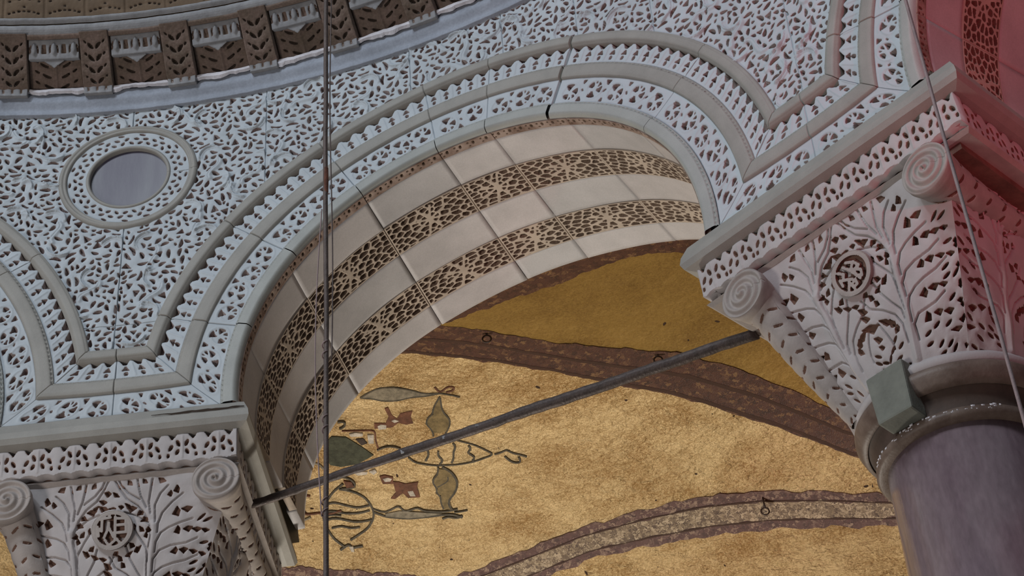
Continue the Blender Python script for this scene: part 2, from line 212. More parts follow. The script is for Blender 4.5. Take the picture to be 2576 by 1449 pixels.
HOL=[(0.379,0.983,0.436,0.959,0.024),(0.546,0.924,0.566,0.877,0.025),(0.499,0.893,0.506,0.856,0.021),(0.119,0.989,0.152,0.955,0.019),(0.245,0.987,0.282,0.959,0.018),(0.072,1.02,0.112,1.018,0.008),(0.579,0.785,0.606,0.73,0.035),(0.626,0.773,0.716,0.777,0.029),(0.619,0.664,0.643,0.619,0.029),(0.679,0.646,0.76,0.656,0.028),(0.766,0.646,0.856,0.644,0.022),(0.863,0.642,0.937,0.634,0.017),(0.639,0.534,0.649,0.495,0.036),(0.683,0.521,0.763,0.523,0.027),(0.79,0.517,0.873,0.509,0.019),(0.896,0.505,0.973,0.495,0.017),(0.623,0.384,0.619,0.339,0.042),(0.663,0.376,0.763,0.378,0.028),(0.776,0.374,0.86,0.366,0.019),(0.596,0.26,0.626,0.215,0.044),(0.676,0.245,0.766,0.245,0.026),(0.79,0.235,0.886,0.233,0.025),(0.102,0.836,0.165,0.801,0.015),(0.042,0.822,0.088,0.814,0.02),(0.068,0.715,0.145,0.713,0.026),(0.192,0.697,0.205,0.662,0.021),(0.249,0.677,0.295,0.646,0.02),(0.316,0.636,0.329,0.603,0.019),(0.075,0.585,0.145,0.583,0.03),(0.162,0.576,0.212,0.554,0.024),(0.235,0.548,0.249,0.511,0.023),(0.052,0.501,0.092,0.468,0.024),(0.085,0.456,0.125,0.425,0.024),(-0.098,0.46,-0.022,0.423,0.031),(-0.109,0.411,-0.022,0.382,0.027),(0.072,0.339,0.199,0.296,0.027),(0.199,0.303,0.229,0.266,0.027),(0.245,0.266,0.249,0.233,0.027),(-0.142,0.345,0.035,0.323,0.041),(-0.058,0.266,0.028,0.239,0.029),(-0.035,0.208,0.022,0.192,0.02),(-0.275,0.266,-0.242,0.229,0.023),(-0.222,0.315,-0.215,0.274,0.025),(-0.132,0.832,-0.042,0.793,0.034),(-0.045,0.812,0.025,0.799,0.033),(-0.242,0.799,-0.169,0.805,0.031),(-0.306,0.754,-0.275,0.779,0.029),(-0.352,0.709,-0.322,0.736,0.032),(-0.369,0.67,-0.366,0.636,0.025),(0.045,0.738,0.082,0.691,0.02),(0.055,0.55,0.078,0.574,0.023),(-0.005,0.511,0.042,0.527,0.027),(-0.316,0.554,-0.259,0.523,0.021),(-0.232,0.521,-0.162,0.495,0.02),(-0.149,0.497,-0.078,0.484,0.02),(-0.082,0.92,-0.028,0.91,0.029),(-0.129,0.869,-0.068,0.856,0.024),(-0.008,0.916,0.042,0.885,0.017),(1.0,0.544,1.0,0.55,0.017),(1.0,0.548,1.0,0.55,0.015),(1.0,0.523,1.0,0.529,0.018),(1.0,0.425,1.0,0.435,0.017),(1.0,0.427,1.0,0.433,0.017),(0.987,0.347,1.0,0.356,0.02),(1.0,0.327,1.0,0.335,0.015),(0.947,0.264,1.0,0.27,0.02),(1.0,0.237,1.0,0.245,0.015),(0.94,0.174,1.0,0.176,0.019),(1.0,0.18,1.0,0.186,0.015),(0.836,0.135,0.957,0.141,0.018),(0.977,0.059,1.0,0.055,0.015),]
# ------------------------------------------------------------------ object helpers
COL = sc.collection
def empty(name, label=None, cat=None, group=None, kind=None, loc=(0, 0, 0), rz=0.0):
    o = bpy.data.objects.new(name, None); COL.objects.link(o); o.location = loc; o.rotation_euler = (0, 0, rz); o.empty_display_size = 0.1
    return tag(o, label, cat, group, kind)
def tag(o, label=None, cat=None, group=None, kind=None):
    if label: o['label'] = label
    if cat: o['category'] = cat
    if group: o['group'] = group
    if kind: o['kind'] = kind
    return o
def link(name, me, mats, parent=None):
    for m in (mats if isinstance(mats, (list, tuple)) else [mats]): me.materials.append(m)
    o = bpy.data.objects.new(name, me); COL.objects.link(o)
    if parent is not None: o.parent = parent
    return o
def mesh_np(name, V, quads, mats, parent=None, mi=None, smooth=False, tris=None):
    V = np.asarray(V, np.float32); quads = np.asarray(quads, np.int32).reshape(-1, 4)
    me = bpy.data.meshes.new(name)
    tr = np.zeros((0, 3), np.int32) if tris is None else np.asarray(tris, np.int32).reshape(-1, 3)
    nq, ntr = len(quads), len(tr)
    me.vertices.add(len(V)); me.vertices.foreach_set('co', V.ravel())
    me.loops.add(nq * 4 + ntr * 3); me.loops.foreach_set('vertex_index', np.concatenate([quads.ravel(), tr.ravel()]).astype(np.int32))
    me.polygons.add(nq + ntr)
    st = np.concatenate([np.arange(nq) * 4, nq * 4 + np.arange(ntr) * 3]).astype(np.int32)
    me.polygons.foreach_set('loop_start', st)
    if mi is not None: me.polygons.foreach_set('material_index', np.asarray(mi, np.int32))
    me.polygons.foreach_set('use_smooth', np.full(nq + ntr, smooth))
    me.update(calc_edges=True); me.validate()
    return link(name, me, mats, parent)

class Canvas:
    """regular (u,v) grid in metres carrying a signed distance to drilled holes (negative inside) and a surface height"""
    def __init__(s, u0, u1, v0, v1, cell):
        s.nu = max(2, int(round((u1 - u0) / cell)) + 1); s.nv = max(2, int(round((v1 - v0) / cell)) + 1)
        s.u = np.linspace(u0, u1, s.nu); s.v = np.linspace(v0, v1, s.nv)
        s.du = s.u[1] - s.u[0]; s.dv = s.v[1] - s.v[0]; s.cell = max(s.du, s.dv)
        s.U, s.V = np.meshgrid(s.u, s.v); s.D = np.full(s.U.shape, 0.08); s.H = np.zeros(s.U.shape)
        s.u0, s.u1, s.v0, s.v1 = u0, u1, v0, v1
    def win(s, cx, cy, r):
        i0 = max(0, int((cx - r - s.u0) / s.du)); i1 = min(s.nu, int((cx + r - s.u0) / s.du) + 2)
        j0 = max(0, int((cy - r - s.v0) / s.dv)); j1 = min(s.nv, int((cy + r - s.v0) / s.dv) + 2)
        return None if i1 <= i0 or j1 <= j0 else (slice(j0, j1), slice(i0, i1))
    def at(s, x, y):
        i = min(max(int(round((x - s.u0) / s.du)), 0), s.nu - 1); j = min(max(int(round((y - s.v0) / s.dv)), 0), s.nv - 1)
        return s.D[j, i]
    def lens(s, cx, cy, L, W, ang, bend=0.0, tear=0.0, op='hole', h=0.0):
        w = s.win(cx, cy, L / 2 + 0.07)
        if w is None: return
        X = s.U[w] - cx; Y = s.V[w] - cy; c, n = math.cos(ang), math.sin(ang)
        x = X * c + Y * n; y = -X * n + Y * c; q = 2 * x / L; e = 1 - np.minimum(q * q, 1)
        y = y - bend * (1 - np.minimum(q * q, 2.2)); wid = W / 2 * (e ** 0.62) * (1 + tear * np.clip(q, -1, 1))
        d = np.abs(y) - wid; d = np.where(np.abs(q) > 1, np.hypot((np.abs(q) - 1) * L / 2, y), d * 0.92)
        s._put(w, d, op, h)
    def _put(s, w, d, op, h):
        if op == 'hole': s.D[w] = np.minimum(s.D[w], d)
        else: s.H[w] += h * np.clip(0.5 - d / (2.2 * s.cell), 0, 1)
    def poly(s, pts, op='hole', h=0.0, rnd=0.0):
        P = np.array(pts, float); c = P.mean(0); r = np.hypot(*(P - c).T).max()
        w = s.win(c[0], c[1], r + 0.06)
        if w is None: return
        X, Y = s.U[w], s.V[w]; d = np.full(X.shape, 1e9); ins = np.zeros(X.shape, bool)
        for (x0, y0), (x1, y1) in zip(P, np.roll(P, -1, 0)):
            ex, ey = x1 - x0, y1 - y0; t = np.clip(((X - x0) * ex + (Y - y0) * ey) / (ex * ex + ey * ey + 1e-12), 0, 1)
            d = np.minimum(d, np.hypot(X - x0 - t * ex, Y - y0 - t * ey))
            ins ^= ((Y < y0) != (Y < y1)) & (X < (x1 - x0) * (Y - y0) / (y1 - y0 + 1e-12) + x0)
        s._put(w, np.where(ins, -d, d) - rnd, op, h)
    def line(s, pts, width, op='groove', h=-0.006):
        P = np.array(pts, float); c = (P.max(0) + P.min(0)) / 2; r = np.hypot(*(P - c).T).max()
        w = s.win(c[0], c[1], r + width + 0.02)
        if w is None: return
        X, Y = s.U[w], s.V[w]; d = np.full(X.shape, 1e9)
        for (x0, y0), (x1, y1) in zip(P[:-1], P[1:]):
            ex, ey = x1 - x0, y1 - y0; t = np.clip(((X - x0) * ex + (Y - y0) * ey) / (ex * ex + ey * ey + 1e-12), 0, 1)
            d = np.minimum(d, np.hypot(X - x0 - t * ex, Y - y0 - t * ey))
        if op == 'hole': s.D[w] = np.minimum(s.D[w], d - width / 2)
        else: s.H[w] += h * np.clip(1.1 - d / (width / 2 + 1e-9), 0, 1)

def relief(name, c, fmap, depth, mats, parent, dom=None, skirt=0.03, rnd=0.005, smooth=True, floor_noise=0.0, seed=1, cut=None):
    """mesh of a carved panel: the surface at height H, holes sunk to -depth with the rims snapped to the drawn outline"""
    U, V, D = c.U.copy(), c.V.copy(), c.D
    def snap(F, lim):
        gy, gx = np.gradient(F, c.dv, c.du); g2 = gx * gx + gy * gy + 0.05
        k = np.abs(F) < lim
        return k, np.where(k, -F * gx / g2, 0), np.where(k, -F * gy / g2, 0)
    lim = 0.62 * c.cell
    k, sx, sy = snap(D, lim); U += np.clip(sx, -lim, lim); V += np.clip(sy, -lim, lim)
    deep = (D < 0) & ~k
    H = c.H + rnd * (1 - np.exp(-np.maximum(D, 0) / 0.012)) - rnd
    fl = -depth if not floor_noise else -depth + floor_noise * (0.5 + 0.5 * np.sin(U * 37 + seed) * np.cos(V * 31 + 2 * seed))
    H = np.where(deep, fl, H)
    keep = np.ones(U.shape, bool)
    if dom is not None:
        G = dom(c.U, c.V); k2, sx, sy = snap(G, 0.75 * c.cell); U = np.where(k2, c.U + np.clip(sx, -c.cell, c.cell), U); V = np.where(k2, c.V + np.clip(sy, -c.cell, c.cell), V)
        keep = (G > 0) | k2
    idx = np.arange(U.size).reshape(U.shape)
    q = np.stack([idx[:-1, :-1], idx[:-1, 1:], idx[1:, 1:], idx[1:, :-1]], -1).reshape(-1, 4)
    kf = keep.ravel()[q].all(1)
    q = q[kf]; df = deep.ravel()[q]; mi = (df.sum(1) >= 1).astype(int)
    if len(q) == 0: return None
    P = fmap(U.ravel(), V.ravel(), H.ravel())
    if skirt:
        e = np.concatenate([q[:, [0, 1]], q[:, [1, 2]], q[:, [2, 3]], q[:, [3, 0]]]); key = np.sort(e, 1); key = key[:, 0].astype(np.int64) * U.size + key[:, 1]
        _, inv, cnt = np.unique(key, return_inverse=True, return_counts=True); b = e[cnt[inv] == 1]
        bv = np.unique(b); m = np.full(U.size, -1); m[bv] = U.size + np.arange(len(bv))
        P = np.concatenate([P, fmap(U.ravel()[bv], V.ravel()[bv], np.full(len(bv), -depth - skirt))])
        q = np.concatenate([q, np.stack([b[:, 1], b[:, 0], m[b[:, 0]], m[b[:, 1]]], -1)]); mi = np.concatenate([mi, np.zeros(len(b), int)])
    used = np.unique(q); rm = np.full(len(P), -1); rm[used] = np.arange(len(used))
    return mesh_np(name, P[used], rm[q], mats, parent, mi, smooth)

def noise1(x, seed, f=1.0):
    r = np.random.default_rng(seed); y = 0 * x
    for k in range(5): y = y + np.sin(x * f * (1.7 ** k) * 6.28 + r.uniform(0, 6.28)) / (1.35 ** k)
    return y / 3.0

# ------------------------------------------------------------------ exedra geometry: the arcade stands on a cylinder
R, AX, AY = 6.4022, -2.7322, 3.3175
S_ARCH, BAY, ZC, R0 = 2.565, 4.69, 7.5, 1.555
def W3(s, z, rad):
    a = np.asarray(s) / R
    return np.stack([AX + rad * np.sin(a), AY + rad * np.cos(a), z + ZO + 0 * a], -1)
def wall_map(s, z, h): return W3(s, z, R - h)
def frame_at(s, dep): return W3(s, 0.0, R + dep), s / R
# ------------------------------------------------------------------ carving patterns
def acanthus(c, dom, seed, gap=0.235, fill=11000):
    """rinceau of curled acanthus leaves: ridged solid leaf backs, crescents along the stems, rayed eyes inside the curls"""
    rng = np.random.default_rng(seed); cs = []
    for _ in range(5000):
        x, y = rng.uniform(c.u0, c.u1), rng.uniform(c.v0, c.v1)
        if dom(x, y) < 0.045 or any((x - a) ** 2 + (y - b) ** 2 < gap * gap for a, b, _, _ in cs): continue
        cs.append((x, y, 1 if (len(cs) % 2) else -1, rng.uniform(0, 6.28)))
    S = np.zeros(c.U.shape, bool)                      # solid leaf backs and stems: no eyes there
    def sol(x, y):
        i = min(max(int((x - c.u0) / c.du + .5), 0), c.nu - 1); j = min(max(int((y - c.v0) / c.dv + .5), 0), c.nv - 1); return S[j, i]
    k = gap / 0.235
    for n, (x, y, hd, ph) in enumerate(cs):
        w = c.win(x, y, 0.15 * k)
        if w is None: continue
        X, Y = c.U[w] - x, c.V[w] - y; r = np.hypot(X, Y) / k; t = ((np.arctan2(Y, X) - ph) * hd) % (2 * np.pi)
        lo, hi = 0.066 + 0.006 * t, 0.112 - 0.012 * (t - 1.2) ** 2
        m = (t < 2.5) & (r > lo) & (r < hi); S[w] |= m
        q_ = np.clip((r - lo) / np.maximum(hi - lo, 1e-4), 0, 1); c.H[w] += np.where(m, (0.008 * np.cos(2 * np.pi * (r - lo) / 0.0185) + 0.013) * np.sin(np.pi * q_) ** 0.7 * np.clip(np.minimum(t, 2.5 - t) / 0.25, 0, 1), 0)
        # stem running to the nearest later curl
        q = [(math.hypot(x - a, y - b), a, b) for a, b, _, _ in cs[n + 1:]]
        if q:
            d, a, b = min(q)
            if d < 0.36:
                nx, ny = -(b - y) / d, (a - x) / d
                P = [(x + (a - x) * u + nx * 0.05 * math.sin(u * 6.28), y + (b - y) * u + ny * 0.05 * math.sin(u * 6.28)) for u in np.linspace(0.18, 0.82, 9)]
                c.line(P, 0.050, h=0.015); c.line(P, 0.014, h=-0.012)
                for u, v in P:
                    w = c.win(u, v, 0.014); S[w] |= np.hypot(c.U[w] - u, c.V[w] - v) < 0.014
    def ok(x, y, L, Wd, a, m=0.0092):
        for t in (-0.5, -0.25, 0, 0.25, 0.5):
            px, py = x + t * L * math.cos(a), y + t * L * math.sin(a)
            if dom(px, py) < 0.012 or c.at(px, py) < Wd / 2 * (1 - 3 * t * t) + m or sol(px, py): return False
        return True
    def put(x, y, L, Wd, o, bend=0, tear=0):
        L *= rng.uniform(.9, 1.12); Wd *= rng.uniform(.9, 1.15)
        for f in (1, 0.72):
            if ok(x, y, L * f, Wd * f, o): c.lens(x, y, L * f, Wd * f, o, bend * f, tear); return
    for x, y, hd, ph in cs:
        at = lambda rr, th: (x + rr * k * math.cos(th), y + rr * k * math.sin(th))
        # crescents hugging the leaf back outside, and the inner curl
        for th in (0.45, 1.35, 2.2): put(*at(0.128, ph + hd * th), 0.088, 0.023, ph + hd * th + 1.57, 0.013, 0.25)
        for th in (0.3, 1.25, 2.2): put(*at(0.047, ph + hd * th), 0.056, 0.026, ph + hd * th + 1.57, 0.011, 0.3)
        # rayed eyes between the lobes of the open side
        for th in (3.0, 3.6, 4.2, 4.8, 5.4, 6.0):
            put(*at(0.066, ph + hd * th), 0.058, 0.027, ph + hd * (th + 0.95), 0.004, 0.35 * hd)
        for th in (2.9, 3.45, 4.0, 4.55, 5.1, 5.65): put(*at(0.116, ph + hd * th), 0.062, 0.026, ph + hd * (th + 0.75), 0.005, 0.3 * hd)
    C = np.array([(a, b) for a, b, _, _ in cs]) if cs else np.zeros((1, 2))
    xs = rng.uniform(c.u0, c.u1, fill); ys = rng.uniform(c.v0, c.v1, fill); tr = rng.uniform(0, 1, fill); jt = rng.normal(0, 0.3, fill)
    for n in range(fill):
        x, y = xs[n], ys[n]; d = c.at(x, y)
        if d < 0.021 or dom(x, y) < 0.018 or sol(x, y): continue
        i = ((C[:, 0] - x) ** 2 + (C[:, 1] - y) ** 2).argmin(); a = math.atan2(y - C[i, 1], x - C[i, 0]) + 1.57 + 0.6 * (1 if i % 2 else -1) + jt[n]
        if d > 0.034 and tr[n] < 0.5 and dom(x, y) > 0.036:
            s_ = min(0.036, d - 0.009)
            if not any(sol(x + s_ * .7 * math.cos(q), y + s_ * .7 * math.sin(q)) for q in (0, 1.57, 3.14, 4.71)):
                c.poly([(x + s_ * math.cos(a + q), y + s_ * math.sin(a + q)) for q in (0, 2.2, 3.9)], rnd=0.001); continue
        for L, Wd in ((0.076, 0.028), (0.058, 0.027), (0.043, 0.024), (0.031, 0.019)):
            if ok(x, y, L, Wd, a, 0.0112): c.lens(x, y, L, Wd, a, 0.006 * (1 if tr[n] > .5 else -1), 0.3 * (1 if tr[n] > .5 else -1)); break
    c.H += 0.003 * np.sin(c.U * 43 + seed) * np.sin(c.V * 39 + 2 * seed)

def scroll_band(c, v0, v1, seed, pitch=0.176):
    """running scroll: alternate round curls cut by thin rays, and triangles in the spandrels"""
    rng = np.random.default_rng(seed); wd = v1 - v0; n = max(1, int(round((c.u1 - c.u0) / pitch))); p = (c.u1 - c.u0) / n; vm = (v0 + v1) / 2; k = wd / 0.195
    for i in range(n):
        x = c.u0 + (i + 0.5) * p; up = 1 if i % 2 else -1; y = vm + up * 0.012 * k
        w = c.win(x, y, 0.1)
        if w is None: continue
        X, Y = c.U[w] - x, (c.V[w] - y); r = np.hypot(X, Y) / k; t = (np.arctan2(Y * up, X) + 2.2 + rng.normal(0, .15)) % (2 * np.pi)
        ro = 0.070 - 0.004 * t; d = np.maximum(r - ro, 0.017 - r); d = np.maximum(d, -r * np.sin(np.clip(np.minimum(t, 5.0 - t), -1.5, 1.5)))
        for j in range(1, 6):
            tj = 0.80 * j + 0.22 * np.sin(j * 2.3) + 7.0 * (r - 0.045); d = np.maximum(d, 0.0068 - r * np.abs(np.sin(np.clip(t - tj, -1.5, 1.5))))
        c.D[w] = np.minimum(c.D[w], d * k)
        c.H[w] += 0.005 * np.exp(-((r - ro - 0.010) / 0.007) ** 2)
        if i < n - 1:
            q = x + p / 2
            for sg in (-1, 1):
                s_ = 1.0 if sg == up else 0.72
                yy = vm + sg * 0.066 * k; c.poly([(q - 0.024 * s_, yy + sg * 0.016), (q + 0.024 * s_, yy + sg * 0.016), (q + 0.006 * up, yy - sg * 0.030 * s_)], rnd=0.0005)
            c.lens(q, vm, 0.040, 0.013, up * 0.9, 0.004)
def leaf_band(c, v0, v1, pitch=0.1):
    """row of upright leaves: a drop eye, an arrow eye and the notch between the tips"""
    n = max(1, int(round((c.u1 - c.u0) / pitch))); p = (c.u1 - c.u0) / n; k = (v1 - v0) / 0.145; rng = np.random.default_rng(n)
    for i in range(n):
        x = c.u0 + (i + 0.5) * p + rng.normal(0, 0.002); q = p / 0.1
        c.lens(x, v0 + 0.036 * k, 0.033 * k, 0.026 * q, 1.57 + rng.normal(0, .15))
        y = v0 + 0.060 * k; c.poly([(x - 0.024 * q, y), (x + 0.024 * q, y), (x + 0.004, y + 0.040 * k)], rnd=0.001)
        y = v0 + 0.104 * k; c.poly([(x - 0.010, y), (x + 0.010, y), (x + 0.047 * q, v1 + .006), (x - 0.047 * q, v1 + .006)])
        c.line([(x + p / 2, v0 + 0.02), (x + p / 2, v1 - 0.03)], 0.016, h=0.006)
def openwork(c, seed):
    """thin webs between long cells gathered round a rosette in the middle"""
    rng = np.random.default_rng(seed); L, Wd = c.u1 - c.u0, c.v1 - c.v0; cx, cy = (c.u0 + c.u1) / 2, (c.v0 + c.v1) / 2; P = []
    for k in range(6): P.append((cx + 0.040 * math.cos(k * 1.047), cy + 0.030 * math.sin(k * 1.047)))
    for k in range(9): P.append((cx + 0.098 * math.cos(k * .698 + .3), cy + 0.070 * math.sin(k * .698 + .3)))
    for _ in range(3000):
        x, y = rng.uniform(c.u0, c.u1), rng.uniform(c.v0, c.v1)
        if all(((x - a) / 1.9) ** 2 + (y - b) ** 2 < 1e9 and ((x - a) / 1.75) ** 2 + (y - b) ** 2 > 0.031 ** 2 for a, b in P): P.append((x, y))
    P = np.array(P); d = np.stack([np.hypot((c.U - a) / 1.6, c.V - b) for a, b in P]); d.partition(1, axis=0)
    D = 0.0058 - (d[1] - d[0]) * 0.70
    edge = np.minimum(np.minimum(c.U - c.u0, c.u1 - c.U), np.minimum(c.V - c.v0, c.v1 - c.V))
    c.D = np.maximum(D, 0.008 - edge)
    for a in (0.35, -0.35, 2.8, -2.8, 1.2, -1.2):
        c.D = np.maximum(c.D, np.where(np.hypot(c.U - cx, c.V - cy) < 0.13, 0.006 - np.abs(-(c.U - cx) * math.sin(a) + (c.V - cy) * math.cos(a)) * 0.8, -1))

# ------------------------------------------------------------------ nave wall: core, spandrel slabs
wall = empty('wall_nave', 'curved nave wall of white pierced marble slabs over the arcade', None, kind='structure')
def core():
    c = Canvas(-2.2, 7.4, 7.30, 10.35, 0.05)
    def dom(u, v): x = (u - S_ARCH + BAY / 2) % BAY - BAY / 2; return np.minimum(np.hypot(x, v - ZC) - 1.60, np.maximum(v - 7.5, np.abs(x) - 1.57))
    relief('wall_core', c, lambda u, v, h: W3(u, v, R + 0.075 - h), 0.0, M_CORE, wall, dom=dom, skirt=0.04)
    # aisle side of the arcade wall
    c = Canvas(-2.2, 7.4, 7.30, 10.9, 0.06)
    relief('aisle_side_wall', c, lambda u, v, h: W3(u, v, R + 1.45 - h), 0.0, M_VPLAST, wall, dom=dom, skirt=0.0)
core()
ROUND = (0.19, 9.46)
def z_top(s): return 10.115
def spandrel_dom(u, v):
    x = (u - S_ARCH + BAY / 2) % BAY - BAY / 2
    d = np.minimum(np.maximum(np.hypot(x, v - ZC) - 2.200, -9), v - 7.94)
    return np.minimum(np.minimum(d, np.hypot(u - ROUND[0], v - ROUND[1]) - 0.462), z_top(u) - v)
slabs = [(-0.92, 0.19, 8.15, 10.12, 11), (0.19, 1.145, 8.15, 10.12, 12), (-0.3, 0.19, 7.93, 8.15, 13), (0.19, 0.7, 7.93, 8.15, 14), (1.145, 2.2, 8.9, 10.12, 15), (2.2, 2.895, 9.3, 10.12, 16),
         (2.895, 3.45, 9.2, 10.12, 17), (3.45, 4.0, 8.9, 10.12, 18), (4.0, 4.92, 7.93, 10.12, 19), (4.92, 5.7, 7.93, 10.12, 20)]
for (a, b, z0, z1, sd) in slabs:
    c = Canvas(a + 0.0035, b - 0.0035, z0 + 0.003, z1 - 0.003, 0.0052)
    def dm(u, v, a=a, b=b, z0=z0, z1=z1): return np.minimum(spandrel_dom(u, v), np.minimum(np.minimum(u - a, b - u) + 0.008, np.minimum(v - z0, z1 - v) + 0.008))
    acanthus(c, dm, sd)
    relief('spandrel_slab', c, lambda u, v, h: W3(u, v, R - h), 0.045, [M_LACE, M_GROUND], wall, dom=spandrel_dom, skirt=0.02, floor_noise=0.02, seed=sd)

# ------------------------------------------------------------------ arches
def alpha(r): return np.arcsin(np.clip((r + 5.74 - ZC) / r, -1, 1))
def alpha1(r): return np.arcsin(-0.10 / r)
JOINT = [162, 140, 118, 97, 84, 67, 36]
SJOINT = [166, 143, 118, 97, 83, 62, 40, 18]
def arch(sc_, label, t_hi, t_lo, flat_l, flat_r, group, sof_hi, sof_lo):
    """t_hi..t_lo: visible range of the arch in degrees (180 = left springing)"""
    A = empty('marble_arch', label, 'arch', group)
    def band(name, r0, r1, kind, mats, cell, h0):
        rm = (r0 + r1) / 2; al = alpha if kind != 'inner' else alpha1
        full_l, full_r = t_hi >= 180, t_lo <= 0
        js = [j for j in JOINT if t_lo + 4 < j < t_hi - 4]; ends = [t_hi] + js + [t_lo]
        def make(u0, u1, f, seed, ga=0.003, gb=0.003):
            c = Canvas(u0 + ga, u1 - gb, r0, r1, cell); w = r1 - r0; v = c.V - r0
            if kind in ('inner', 'mould'):
                e = np.minimum(v, w - v); c.H = np.where(e < 0.006, -0.006, 0.010) + 0.006 * np.clip(np.minimum(v, w - v) / 0.03, 0, 1)
                if kind == 'inner': c.H -= 0.030 * np.clip(1 - v / 0.03, 0, 1) ** 2
                n = int((u1 - u0) / 0.036)
                vb = r1 - 0.013 if kind in ('inner',) else (r1 - 0.012)
                for i in range(n):
                    if kind == 'mould' and r0 > 2.0: break
                    c.lens(u0 + (i + .5) * (u1 - u0) / n, vb, 0.027, 0.012, 0)
                c.line([(u0, vb), (u1, vb)], 0.012, h=-0.008)
                if r0 > 2.0: c.line([(u0, r0 + 0.008), (u1, r0 + 0.008)], 0.014, h=-0.014)
                dep = 0.016
            elif kind == 'scroll': scroll_band(c, r0, r1, seed); dep = 0.045
            else: leaf_band(c, r0, r1); dep = 0.045
            nm = {'inner': 'inner_moulding', 'mould': 'moulding', 'scroll': 'scroll_panel', 'leaf': 'leaf_panel'}[kind]
            relief(nm, c, lambda u, r, h: f((u - u0) / (u1 - u0), r, h), dep, mats, A, skirt=0.03 if kind in ('scroll', 'leaf') else (0.045 if kind == 'mould' else 0.0), floor_noise=0.012 if dep > .03 else 0, seed=seed, rnd=0.004 if dep > .03 else 0.002)
        for k, (ta, tb) in enumerate(zip(ends[:-1], ends[1:])):
            ca, cb = (ta == 180), (tb == 0)
            fa = (lambda r: math.pi - al(r)) if ca else (lambda r, ta=ta: math.radians(ta) + 0 * r)
            fb = (lambda r: al(r)) if cb else (lambda r, tb=tb: math.radians(tb) + 0 * r)
            lng = rm * float(fa(rm) - fb(rm)); off = ((k * 7) % 3 - 1) * 0.0025
            def f(q, r, h, fa=fa, fb=fb, off=off):
                th = fa(r) + (fb(r) - fa(r)) * q
                return W3(sc_ + r * np.cos(th), ZC + r * np.sin(th), R - h - h0 - off)
            make(0, lng, f, 31 + k + int(r0 * 10), 0.010 if ta == 67 else 0.003, 0.010 if tb == 67 else 0.003)
        if kind != 'inner':
            xc = lambda r: r * np.cos(al(r))
            for on, sg in ((flat_l, -1), (flat_r, 1)):
                if not on: continue
                def f(q, r, h, sg=sg):
                    x = (BAY / 2 + (xc(r) - BAY / 2) * q) if sg < 0 else (xc(r) + (BAY / 2 - xc(r)) * q)
                    return W3(sc_ + sg * x, r + 5.74, R - h - h0)
                make(0, BAY / 2 - float(xc(rm)), f, 71 + int(r0 * 10))
    band('m1', R0, 1.665, 'inner', M_TRIM2, 0.0065, 0.012)
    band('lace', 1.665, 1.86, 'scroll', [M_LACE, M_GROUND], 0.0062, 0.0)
    band('m2', 1.86, 1.975, 'mould', M_TRIM, 0.0068, 0.006)
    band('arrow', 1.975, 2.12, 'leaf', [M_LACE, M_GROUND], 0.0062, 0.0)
    band('m3', 2.12, 2.21, 'mould', M_TRIM, 0.0068, 0.012)
    # soffit
    def smap(rad0):
        def f(u, v, h, rad0=rad0):
            th = u / R0; r = R0 - h - rad0
            return W3(sc_ + r * np.cos(th), ZC + r * np.sin(th), R + v)
        return f
    lo = -0.10 / R0
    sj = [j for j in SJOINT if sof_lo + 3 < j < sof_hi - 3]; ends = [sof_hi] + sj + [sof_lo]; rng = np.random.default_rng(int(sc_ * 10) % 97)
    for k, (ta, tb) in enumerate(zip(ends[:-1], ends[1:])):
        a = math.radians(tb) if tb > 0 else math.asin(-0.10 / R0); b = math.radians(ta) if ta < 180 else math.pi - math.asin(-0.10 / R0)
        u0, u1 = a * R0 + 0.0022, b * R0 - 0.0022
        for j, (v0, v1) in enumerate(((0.078, 0.36), (0.64, 0.95), (1.22, 1.45))):
            c = Canvas(u0, u1, v0, v1, 0.03); e = np.minimum(np.minimum(c.U - u0, u1 - c.U), np.minimum(c.V - v0, v1 - c.V)); c.H = 0.0015 * np.sin(c.U * 9 + k) * np.sin(c.V * 12)
            relief('soffit_slab', c, smap(rng.uniform(-0.005, 0.003)), 0.0, M_SLAB if (k + j) % 3 else M_SLAB2, A, skirt=0.05, rnd=0)
        for j, (v0, v1) in enumerate(((0.36, 0.64), (0.95, 1.22))):
            c = Canvas(u0, u1, v0, v1, 0.0058); openwork(c, 100 + k * 2 + j)
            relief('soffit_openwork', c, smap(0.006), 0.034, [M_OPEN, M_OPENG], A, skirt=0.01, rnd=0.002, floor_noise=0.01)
        c = Canvas(u0, u1, 0.012, 0.078, 0.006); n = int((u1 - u0) / 0.078)
        for i in range(n):
            x = u0 + (i + .5) * (u1 - u0) / n
            c.lens(x, 0.038, 0.028, 0.021, 1.4); c.lens(x + .036, 0.030, 0.020, 0.014, 0.6); c.lens(x + .03, 0.060, 0.020, 0.011, 0.3)
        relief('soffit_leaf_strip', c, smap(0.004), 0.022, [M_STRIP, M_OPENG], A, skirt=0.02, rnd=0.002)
    return A
arch(S_ARCH, 'wide white marble arch in the middle with two openwork bands on its cream underside', 180, 0, True, True, 'marble arches of the arcade', 180, 0)
arch(S_ARCH - BAY, 'sliver of marble arch cut by the left edge, beside the left capital', 48, 0, False, True, 'marble arches of the arcade', 30, 0)
arch(S_ARCH + BAY, 'red-tinted marble arch rising at the right edge, beyond the right capital', 180, 110, True, False, 'marble arches of the arcade', 180, 110)
